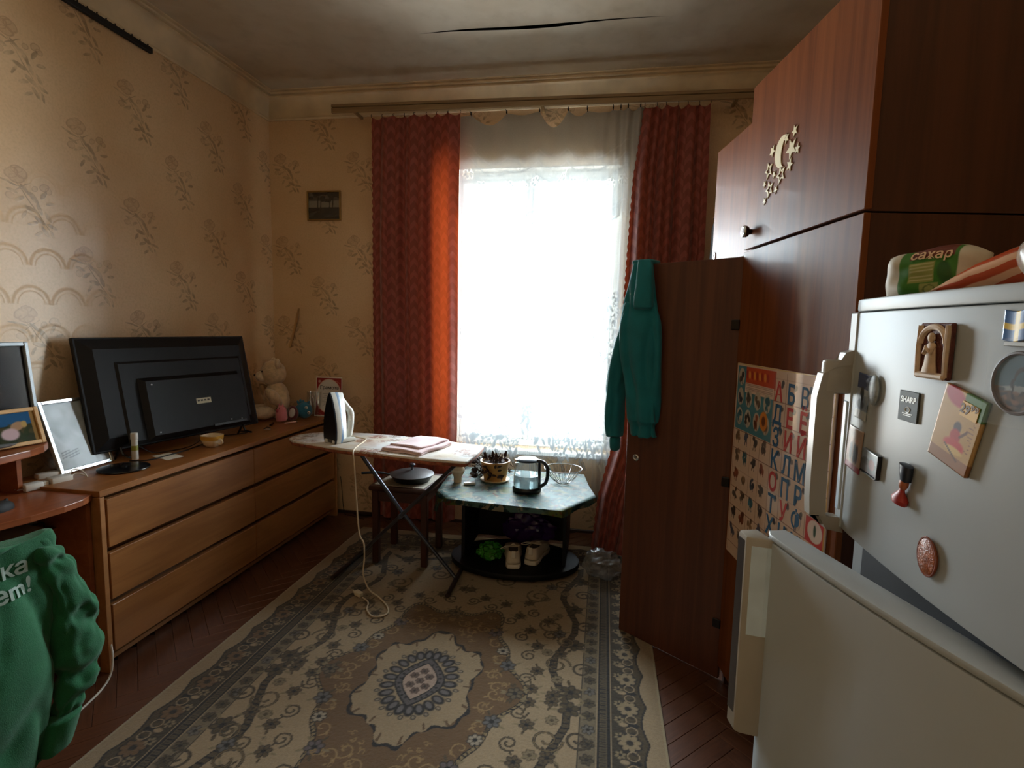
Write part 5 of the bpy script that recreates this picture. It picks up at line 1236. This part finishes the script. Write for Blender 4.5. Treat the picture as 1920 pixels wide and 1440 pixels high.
# ------------------------------------------------------------ alphabet poster board on the wardrobe door
PWD, PHT = .668, .760
ab = thing('alphabet_board', 'Russian alphabet poster board with animal pictures hung on the tall wardrobe', 'poster', (3.003, -1.452, 0), (0, 0, WA))
pz0, px0 = .592, .034
pcv = Canvas(PWD, PHT, .0026, (216, 188, 164))
pcv.rect(0, PWD, PHT - .004, PHT, (206, 176, 90)); pcv.rect(PWD - .006, PWD, 0, PHT, (196, 150, 60))
XS = .312                                                     # pictures left, letters right
pcv.rect(.010, XS, PHT - .255, PHT - .010, (74, 134, 150)); pcv.rect(.085, XS + .01, PHT - .075, PHT - .008, (200, 76, 40)); pcv.rect(.082, XS, PHT - .105, PHT - .068, (222, 196, 178))
for k in range(7): pcv.line([(.088, PHT - .073 - .0045 * k), (XS - .008, PHT - .073 - .0045 * k)], .0016, (150, 120, 110), .8)
for k in range(9): pcv.ell(.095 + .021 * k, PHT - .038, .011, .018, .2, (226, 150, 60) if k % 2 else (170, 50, 34))
for j in range(9):
    for i in range(4):
        cx, cy = .046 + i * .074, PHT - .050 - j * .076
        if j == 0 and i > 0: continue
        c0 = (190, 178, 160) if j < 3 else (208, 180, 156)
        if j < 3: pcv.ell(cx, cy, .028, .035, 0, c0, soft=.08)
        ca = [(52, 44, 42), (96, 80, 66), (58, 66, 84), (120, 60, 36), (40, 92, 108), (70, 62, 56), (128, 100, 70)][(i * 3 + j * 2) % 7]
        for k in range(6): pcv.ell(cx + rng.uniform(-.015, .015), cy + rng.uniform(-.016, .016), rng.uniform(.008, .017), rng.uniform(.007, .014), rng.uniform(0, 3), tuple(np.array(ca) * rng.uniform(.75, 1.35)), .9)
        pcv.line([(cx - .008, cy - .012), (cx - .010, cy - .028)], .004, ca); pcv.line([(cx + .006, cy - .012), (cx + .008, cy - .028)], .004, ca)
pcv.ell(.250, PHT - .190, .032, .036, 0, (214, 132, 40), soft=.1); pcv.ell(.250, PHT - .190, .016, .02, 0, (120, 60, 30))
rowz = [PHT - .070 - k * .076 for k in range(9)]
for j in range(10):
    yv = PHT - .030 - j * .076; pcv.line([(XS if j < 3 else .006, yv), (PWD - .006, yv)], .0022, (120, 70, 50))
for i in range(5):
    xv = XS + .003 + i * .082; pcv.line([(xv, .01), (xv, PHT - .01)], .0018, (140, 96, 76))
for i in range(4):
    xv = .010 + i * .075; pcv.line([(xv, .01), (xv, PHT - .26)], .0018, (150, 110, 90))
for j in range(9):
    for i in range(4):
        cx, cy = XS + .062 + i * .082, rowz[j] + .022
        for k in range(4): pcv.ell(cx + rng.uniform(-.008, .008), cy + rng.uniform(-.006, .006), .010, .008, rng.uniform(0, 3), [(60, 50, 50), (84, 70, 60), (50, 60, 70)][(i + j) % 3], .9)
pcv.rect(PWD - .10, PWD - .006, rowz[5] - .038, rowz[5] + .038, (190, 48, 36)); pcv.ell(PWD - .05, rowz[5] + .002, .040, .034, 0, (218, 196, 180), soft=.06); pcv.ell(PWD - .05, rowz[5] + .004, .008, .02, 0, (52, 74, 50))
bd_ = pcv.panel('printed_board', vcol_mat('poster_print', .38, coat=.25), ab, T(px0, -.0275, pz0), .0065)
M_red = pbr('letter_red', (192, 50, 40), .45, var=.05); M_blu = pbr('letter_blue', (28, 92, 138), .45, var=.05)
rows = ['АБВГ', 'ДЕЁЖ', 'ЗИЙ ', 'КЛМН', 'ОПРС', 'ТУФ ', 'ХЦЧШ', 'ЩЪЫЬ', 'ЭЮЯ ']
reds = set('АЕЁИЙОУЫЭЮЯ')
for j, row in enumerate(rows):
    for i, chx in enumerate(row):
        if chx == ' ': continue
        text('letter', chx, .086, M_red if chx in reds else M_blu, bd_, T(px0 + XS + .036 + i * .082, -.0279, pz0 + rowz[j] - .008) @ Rm(R_(90), 0, 0), .0003, bold={'В': .0007, 'Ф': .0010}.get(chx, .0020), sx=.92)

# ------------------------------------------------------------ refrigerator
FA = R_(-87.74); F0 = (2.985, -2.455)
fr_ = thing('refrigerator', 'white two-door refrigerator with magnets, its lower door standing ajar', 'refrigerator', (F0[0], F0[1], 0), (0, 0, FA))
M_fr = pbr('enamel_white', (172, 179, 182), .38, spec=.35, var=.03, nscale=3, bump=.02, bscale=500)
M_fr_tr = pbr('trim_ivory', (168, 163, 152), .35, var=.04); M_gask_shade = pbr('gasket_and_shade', (40, 42, 46), .6)
FWD = .60; BUL = .016
def bul(s): return -BUL * (1 - ((s - FWD / 2) / (FWD / 2)) ** 2)
def door_mesh(z0, z1, mtx=None, y_back=.050, s0=0.0, s1=FWD, inset=0.0):
    N = 28; fr = []
    for k in range(N + 1):
        s = s0 + (s1 - s0) * k / N; rnd = .010 * max(0, 1 - min(s - s0, s1 - s) / .012) ** 2
        fr.append((s, bul(s) + rnd + inset))
    prof = fr + [(s1, y_back), (s0, y_back)]
    return MB().prism(prof, z0, z1, mtx, bev=.004)
bodyz = 1.535
MB().box(-.035, FWD, .056, .60, .03, bodyz, bev=.006).build('body', M_fr, fr_, None)
MB().box(.015, FWD - .015, .0525, .0565, .05, 1.03).build('inner_shade_panel', M_gask_shade, fr_, None)  # dark sheet standing in for the shade behind the ajar door
fd = door_mesh(1.052, 1.518).build('freezer_door', M_fr, fr_, .5)
door_mesh(1.5195, 1.545, inset=-.0005).build('door_cap', M_fr, fd, .5)
MB().box(.0, .030, bul(.015) - .004, .012, 1.052, 1.5185, bev=.003).build('edge_trim', M_fr, fd, None)
def bar(pts, w_, h_, mtx=None):
    rs = []
    for (s, y, z), (dy, dz) in pts: rs.append([(s - w_ / 2, y - h_ / 2 * dy, z - h_ / 2 * dz), (s + w_ / 2, y - h_ / 2 * dy, z - h_ / 2 * dz), (s + w_ / 2, y + h_ / 2 * dy, z + h_ / 2 * dz), (s - w_ / 2, y + h_ / 2 * dy, z + h_ / 2 * dz)])
    return MB().rings(rs, True, True, mtx)
hp = [((.014, -.002, 1.425), (0.3, 1)), ((.014, -.030, 1.418), (.5, .9)), ((.013, -.048, 1.395), (.9, .4)), ((.012, -.055, 1.34), (1, .1)), ((.010, -.054, 1.22), (1, 0)), ((.010, -.053, 1.12), (1, 0)), ((.010, -.050, 1.075), (1, -.1)), ((.011, -.040, 1.062), (.5, -.9)), ((.012, -.002, 1.058), (.3, -1))]
hn = bar(hp, .028, .034).build('freezer_handle', M_fr_tr, fd, .5)
MB().box(-.0045, -.0028, -.068, -.054, 1.10, 1.36).build('handle_groove', M_gask_shade, hn, None)
MB().box(.001, .027, -.060, .0, 1.345, 1.418, bev=.008, seg=2).build('handle_root', M_fr_tr, hn)
MB().box(.004, .020, -.008, -.003, 1.09, 1.33, bev=.002).build('handle_recess', pbr('recess_sky_sheen', (204, 224, 240), .3), hn, None)  # pale blue stands in for sky reflected inside the grip
OPEN = T(FWD, .0, 0) @ Rm(0, 0, R_(15.0)) @ T(-FWD, 0, 0)
mdm = door_mesh(.06, 1.018, OPEN).build('main_door', M_fr, fr_, .5)
door_mesh(1.0205, 1.034, OPEN, inset=-.0005).build('door_cap', M_fr, mdm, .5)
MB().box(.02, FWD - .02, .0505, .060, .08, 1.01, mtx=OPEN).build('gasket', M_gask_shade, mdm, None)
MB().box(.004, FWD - .004, .004, .045, 1.016, 1.0208, mtx=OPEN).build('seam', M_gask_shade, mdm, None)
lh = MB().prism([(-.034, .002), (-.034, -.036), (-.028, -.044), (.006, -.047), (.016, -.040), (.030, -.012), (.034, .002)], .56, 1.024, OPEN, bev=.005).build('main_handle', M_fr_tr, mdm, .5)
MB().box(-.026, .000, -.0468, -.0440, .60, 1.012, mtx=OPEN).build('handle_stripe', pbr('stripe_grey', (74, 72, 74), .4), lh, None)
MB().prism([(.0165, -.0398), (.0172, -.0404), (.0312, -.0124), (.0345, .0), (.0338, .0), (.0302, -.0122)], .80, 1.005, OPEN).build('handle_recess', MATS['recess_sky_sheen'], lh, None)  # sky reflection painted as a pale blue strip
MB().box(.0, FWD, .10, .58, .0, .03).build('plinth', M_gask_shade, fr_, None)

FRM = T(F0[0], F0[1], 0) @ Rm(0, 0, FA)
def mag(name, label, cat, s, z, off=0.0, tilt=0.0):
    """thing placed on the curved freezer door: local x to the near side, y into the door, z up"""
    M = FRM @ T(s, bul(s) - .0006 - off, z) @ Rm(0, 0, math.atan(2 * BUL * (s - FWD / 2) / (FWD / 2) ** 2)) @ Rm(0, tilt, 0)
    o = thing(name, label, cat, M.to_translation(), M.to_euler()); return o
PT = vcol_mat('magnet_print', .3, coat=.3)
def pic(par, name, w_, h_, bg, fn, th=.004, res=.0016, m=PT):
    c = Canvas(w_, h_, res, bg); fn(c); return c.panel(name, m, par, T(-w_ / 2, -th, -h_ / 2), th)
# badge
bg_ = mag('brand_badge', 'grey enamel maker badge with white letters on the freezer door', 'badge', .256, 1.352)
MB().box(-.028, .028, -.003, 0, -.026, .026, bev=.0008).build('plate', pbr('badge_grey', (58, 64, 62), .6), bg_, None)
M_badge = pbr('badge_white', (236, 240, 238), .4, var=.02)
text('lettering', 'SHARP', .0135, M_badge, bg_, T(0, -.0033, .011) @ Rm(R_(90), 0, 0), .0002, bold=.0004, sx=1.1)
MB().tube([(.007 * math.cos(t), -.0033, -.006 + .0045 * math.sin(t)) for t in [2 * math.pi * k / 20 for k in range(20)]], .0009, 5, closed=True).build('emblem', M_badge, bg_); MB().box(-.015, .015, -.0034, -.003, -.0135, -.0120).box(-.012, .012, -.0034, -.003, -.0165, -.0152).build('underline', M_badge, bg_, None)
# carved niche magnet with a figure
ag = mag('carved_magnet', 'carved maroon magnet with a pale praying figure in an arched niche', 'magnet', .317, 1.449)
M_maroon = pbr('carved_maroon', (92, 44, 36), .6, var=.3, nscale=60, bump=.6, bscale=200); M_bone = pbr('carved_bone', (206, 180, 150), .6, var=.15, nscale=60)
MB().box(-.038, .038, -.008, 0, -.044, .044, bev=.002).build('back_plate', M_maroon, ag, None)
for s in (-1, 1): MB().tube([(s * .033, -.009, -.040), (s * .034, -.010, 0), (s * .033, -.009, .040)], .0045, 8).wrinkle(.002, (200, 200, 200)).build('column', M_bone, ag)
MB().tube([(.031 * math.cos(R_(a)), -.009, .012 + .026 * math.sin(R_(a))) for a in range(0, 181, 15)], .005, 8).build('arch', M_bone, ag)
MB().box(-.036, .036, -.014, -.006, -.044, -.034, bev=.003).build('ledge', M_bone, ag, None)
fg = MB().lathe([(0, -.034), (.016, -.034), (.012, -.018), (.010, 0), (.009, .010), (.004, .014), (0, .015)], 14, T(0, -.011, 0) @ Matrix.Diagonal((1, .5, 1, 1))).build('figure', M_bone, ag)
MB().ball(.0065, .005, .008, T(0, -.012, .021), 10, 8).build('figure_head', M_bone, ag)
for s in (-1, 1): MB().tube([(s * .009, -.013, .008), (s * .008, -.017, -.004), (0, -.019, .004)], .0028, 6).build('figure_arm', M_bone, ag)
# flag
fl = mag('flag_magnet', 'Swedish flag magnet, blue with a yellow cross', 'magnet', .474, 1.489)
def pf_(c): c.rect(.018, .027, 0, 1, (226, 190, 60)); c.rect(0, 1, .015, .024, (226, 190, 60))
o_ = pic(fl, 'flag', .064, .040, (40, 96, 158), pf_, .003)
for v_ in o_.data.vertices: v_.co.z += .002 * math.sin(v_.co.x * 110); v_.co.y -= .0012 * math.sin(v_.co.x * 110 + 1)
MB().box(-.028, .030, -.003, 0, -.0275, -.0215, bev=.0006).build('ribbon', pbr('ribbon_silver', (168, 168, 164), .35, .5), fl, None)
# round plate magnet in film
rp = mag('round_magnet', 'round painted plate magnet with a bridge in clear wrapping', 'magnet', .478, 1.414)
M_film = film('shiny_film', (206, 212, 216), .09)
cpn = Canvas(.078, .078, .0016, (72, 104, 118))
cpn.rect(0, 1, 0, .034, (104, 88, 80)); cpn.ell(.04, .03, .035, .006, 0, (160, 168, 170)); cpn.ring(.052, .034, .022, .026, .003, (50, 50, 56))
for k in range(22): cpn.ell(rng.uniform(0, .078), rng.uniform(0, .03), .007, .003, 0, (60, 70, 76) if k % 2 else (140, 104, 90), .8)
op_ = cpn.panel('painted_disc', PT, rp, T(-.039, -.005, -.039), .004)
for v_ in op_.data.vertices:                              # press the square sheet into a round disc
    x_, z_ = v_.co.x / .039, v_.co.z / .039; r_ = math.hypot(x_, z_); k_ = max(abs(x_), abs(z_)) / r_ if r_ > 1e-6 else 1
    v_.co.x *= k_; v_.co.z *= k_
MB().tube([(.039 * math.cos(t), -.005, .039 * math.sin(t)) for t in [2 * math.pi * k / 36 for k in range(36)]], .0028, 7, closed=True).build('rim', pbr('plate_rim', (84, 66, 60), .5), rp)
P = np.zeros((16, 16, 3))
for j in range(16):
    for i in range(16): P[j, i] = (-.046 + .10 * i / 15, -.0095 - .0010 * math.sin(i * 1.1) * math.cos(j * .9), -.058 + .116 * j / 15)
grid_mesh('wrapping', P, M_film, rp)
# souvenir card magnet
sv = mag('souvenir_magnet', 'tilted cork magnet of a girl in a red skirt with a 29.99 price tag', 'magnet', .381, 1.336, 0, R_(14))
def sv_(c):
    c.rect(.045, 1, .084, 1, (70, 118, 52)); c.ell(.026, .104, .026, .014, -.3, (176, 40, 70)); c.rect(0, 1, 0, .018, (148, 100, 58))
    c.ell(.046, .062, .009, .010, 0, (70, 54, 66)); c.ell(.046, .048, .012, .013, 0, (182, 36, 44)); c.ell(.048, .034, .024, .011, 0, (196, 40, 44)); c.ell(.050, .027, .022, .006, 0, (222, 190, 120)); c.line([(.055, .05), (.066, .062)], .004, (96, 52, 40)); c.line([(.03, .03), (.062, .014)], .003, (90, 66, 40))
    for k in range(8): c.line([(.070 + .006 * math.sin(k), .035 + .006 * k), (.078, .034 + .006 * k)], .0014, (120, 70, 50))
pic(sv, 'printed_card', .086, .116, (196, 158, 100), sv_, .006)
MB().box(.000, .034, -.0068, -.006, .024, .046).build('price_tag', pbr('price_yellow', (224, 178, 84), .5), sv, None)
text('price', '29⁹⁹', .019, pbr('price_ink', (96, 66, 24), .5), sv, T(.016, -.0070, .035) @ Rm(R_(90), 0, 0), .0002, bold=.0005)
# photo magnets
def p1(c): c.rect(0, 1, .062, 1, (38, 66, 120)); c.rect(0, 1, .05, .062, (164, 176, 190)); c.ell(.025, .05, .010, .018, 0, (28, 30, 42)); c.ell(.022, .03, .020, .010, 0, (60, 70, 84)); c.rect(0, 1, 0, .018, (180, 188, 190))
a1 = mag('photo_magnet', 'upright blue photo magnet near the freezer handle', 'magnet', .086, 1.348, 0, R_(4)); pic(a1, 'photo', .050, .092, (120, 136, 158), p1, .003)
a2_ = mag('foil_magnet', 'oval magnet wrapped in crinkled clear foil', 'magnet', .140, 1.367)
MB().ball(.019, .006, .030, T(0, -.005, 0), 16, 12).build('oval', pbr('oval_grey', (140, 150, 152), .4, var=.5, nscale=60), a2_)
MB().ball(.024, .009, .036, T(0, -.006, 0), 18, 14).wrinkle(.008, (90, 90, 90), 2).build('foil', M_film, a2_, .3)
def p2(c):
    for x_ in (.022, .040, .050): c.ell(x_, .036, .008, .022, 0, (60, 46, 54)); c.ell(x_, .062, .005, .006, 0, (190, 150, 130))
    c.rect(0, 1, 0, .012, (150, 60, 80))
a3 = mag('photo_magnet', 'brown family photo magnet below the blue one', 'magnet', .069, 1.237, 0, R_(5)); pic(a3, 'photo', .068, .088, (174, 148, 130), p2, .003)
def p3(c): c.rect(0, 1, .024, 1, (110, 126, 140)); c.ell(.02, .022, .018, .008, 0, (44, 58, 66)); c.ell(.044, .02, .014, .012, 0, (128, 84, 100))
a4 = mag('photo_magnet', 'dark edged landscape photo magnet beside the family photo', 'magnet', .149, 1.227, 0, R_(4)); pic(a4, 'photo', .066, .044, (70, 80, 92), p3, .006); MB().box(.0325, .0355, -.0075, 0, -.0225, .0225).box(-.0325, .0325, -.0075, 0, -.0245, -.0221).build('edge', M_black, a4, None)
# bust magnet
bu = mag('bust_magnet', 'painted bust magnet with a tall dark hat and red shoulders', 'magnet', .274, 1.218, 0, R_(10))
MB().lathe([(0, -.034), (.017, -.034), (.019, -.026), (.008, -.014), (.006, -.008), (.007, -.004)], 14, T(-.004, -.006, 0) @ Matrix.Diagonal((1, .55, 1, 1))).build('shoulders', pbr('bust_red', (156, 40, 36), .4, var=.2), bu)
MB().ball(.0085, .007, .012, T(.001, -.008, .004), 12, 10).build('face', pbr('bust_tan', (170, 96, 60), .45), bu)
MB().rings(loft([(.002, -.007, .010, .009, .007), (-.001, -.007, .022, .012, .008), (-.004, -.007, .036, .014, .008), (-.004, -.007, .037, .008, .005)], 16)).build('hat', pbr('bust_hat', (34, 40, 54), .3), bu, .6)
# oval brown magnet
ov = mag('oval_magnet', 'oval amber brown magnet at the lower part of the freezer door', 'magnet', .346, 1.124, 0, R_(-10))
MB().lathe([(0, 0), (.021, 0), (.023, .003), (.020, .006), (0, .008)], 28, Rm(R_(90), 0, 0) @ Matrix.Diagonal((1.0, 1.35, 1, 1))).build('stone', pbr('amber_brown', (156, 82, 34), .35, var=.35, nscale=120, bump=.4, bscale=300), ov)
MB().tube([(.022 * math.cos(t), -.004, .030 * math.sin(t)) for t in [2 * math.pi * k / 30 for k in range(30)]], .002, 6, closed=True).build('rim', pbr('amber_rim', (120, 54, 22), .4), ov)
sk_ = mag('torn_sticker', 'torn remains of a grey sticker low on the freezer door', 'sticker', .545, 1.108)
MB().prism([(-.014, .016), (-.004, .020), (.006, .012), (.012, -.006), (.016, -.022), (.006, -.026), (.0, -.008), (-.008, -.002)], 0, .0006, Rm(R_(90), 0, 0)).build('scrap', pbr('sticker_grey', (130, 128, 120), .8, var=.4, nscale=90), sk_, None)

# ------------------------------------------------------------ things on top of the refrigerator
sg = thing('sugar_bag', 'bag of sugar with a green label lying on top of the refrigerator', 'food bag', (3.125, -2.475, 1.5455), (0, 0, R_(-52)))
cs = Canvas(.178, .106, .0022, (212, 206, 190)); cs.rect(.040, .142, 0, .106, (58, 124, 30)); cs.rect(.056, .134, .082, .106, (110, 44, 24)); cs.rect(.060, .104, .034, .074, (150, 158, 84))
for k in range(6): cs.line([(.062, .070 - .006 * k), (.100, .070 - .006 * k)], .0016, (196, 196, 150))
cs.rect(.080, .112, .008, .032, (150, 158, 90)); cs.ring(.096, .020, .010, .008, .0014, (90, 110, 50)); cs.ell(.122, .050, .014, .026, .3, (40, 92, 24))
def bag_y(x_, z_):
    u_ = np.clip(np.abs(x_) / .089, 0, 1); t_ = np.clip(np.abs(z_ - .053) / .053, 0, 1)
    return .046 * (1 - u_ ** 3.5) ** .5 * (1 - t_ ** 4) ** .5
X, Y = np.meshgrid(cs.x - .089, cs.y); shr = 1 - .10 * np.clip(1 - Y / .02, 0, 1) ** 2
wr = .0035 * np.sin(X * 70 + Y * 40) * np.cos(Y * 90 - X * 30)
Zb = Y * (1 - .16 * np.clip(np.abs(X) / .089, 0, 1) ** 3) + .004 * np.sin(X * 45) * (Y / .106)
grid_mesh('bag_front', np.stack([X, -bag_y(X, Y) - wr, Zb], -1), M_print, sg, lin_np(cs.img))
grid_mesh('bag_back', np.stack([X, bag_y(X, Y) + wr, Zb], -1)[:, ::-1], pbr('sugar_white', (214, 208, 190), .6, var=.08), sg)
tx = text('lettering', 'сахар', .026, pbr('sugar_letter', (236, 204, 170), .6), sg, T(.006, 0, .088) @ Rm(R_(90), 0, 0), .0003, bold=.0005)
for v_ in tx.data.vertices:
    x_, z_ = v_.co.x, v_.co.z; v_.co.y += -float(bag_y(np.array(x_), np.array(z_ / .985))) - .0035 * math.sin(x_ * 70 + z_ * 40) * math.cos(z_ * 90 - x_ * 30) - .0030
m, nt, b = new_mat('striped_film'); X_, Y_, Z_ = xyz(nt, coords(nt)); nz = noise_tex(nt, coords(nt), 6.0)
stp = (Z_ * 40.0 - X_ * 14.0 + nz * 1.1).fract().smooth(.42, .52)
nt.links.new(mixc(nt, stp, lin((226, 178, 146)), lin((186, 74, 34))), b.inputs['Base Color']); b.inputs['Roughness'].default_value = .3
sb = thing('striped_bag', 'orange and cream striped plastic bag on top of the refrigerator', 'food bag', (3.120, -2.655, 1.5455), (0, 0, R_(-61)))
q = MB(); rs = []
for x_, h_, d_ in ((-.12, .005, .012), (-.10, .014, .024), (-.06, .036, .040), (-.02, .058, .048), (.03, .078, .052), (.07, .090, .050), (.09, .088, .042), (.10, .06, .02)):
    rs.append([(x_, d_ * math.cos(2 * math.pi * k / 24), max(0, h_ * .5 + h_ * .5 * math.sin(2 * math.pi * k / 24))) for k in range(24)])
q.rings(rs).wrinkle(.008, (16, 16, 16), 1).build('bag_film', m, sb, 3.2)
jb = thing('clear_food_bag', 'clear glossy bag of dried food at the right end of the refrigerator top', 'food bag', (3.125, -2.790, 1.5455))
MB().ball(.052, .052, .048, T(0, 0, .048), 24, 16).wrinkle(.010, (24, 24, 24), 4).build('film', film('clear_gloss_film', (206, 202, 190), .45), jb)
MB().ball(.036, .036, .026, T(0, 0, .029), 20, 12).wrinkle(.012, (40, 40, 40), 6).build('contents', pbr('dried_brown', (128, 104, 74), .8, var=.3, nscale=40), jb)
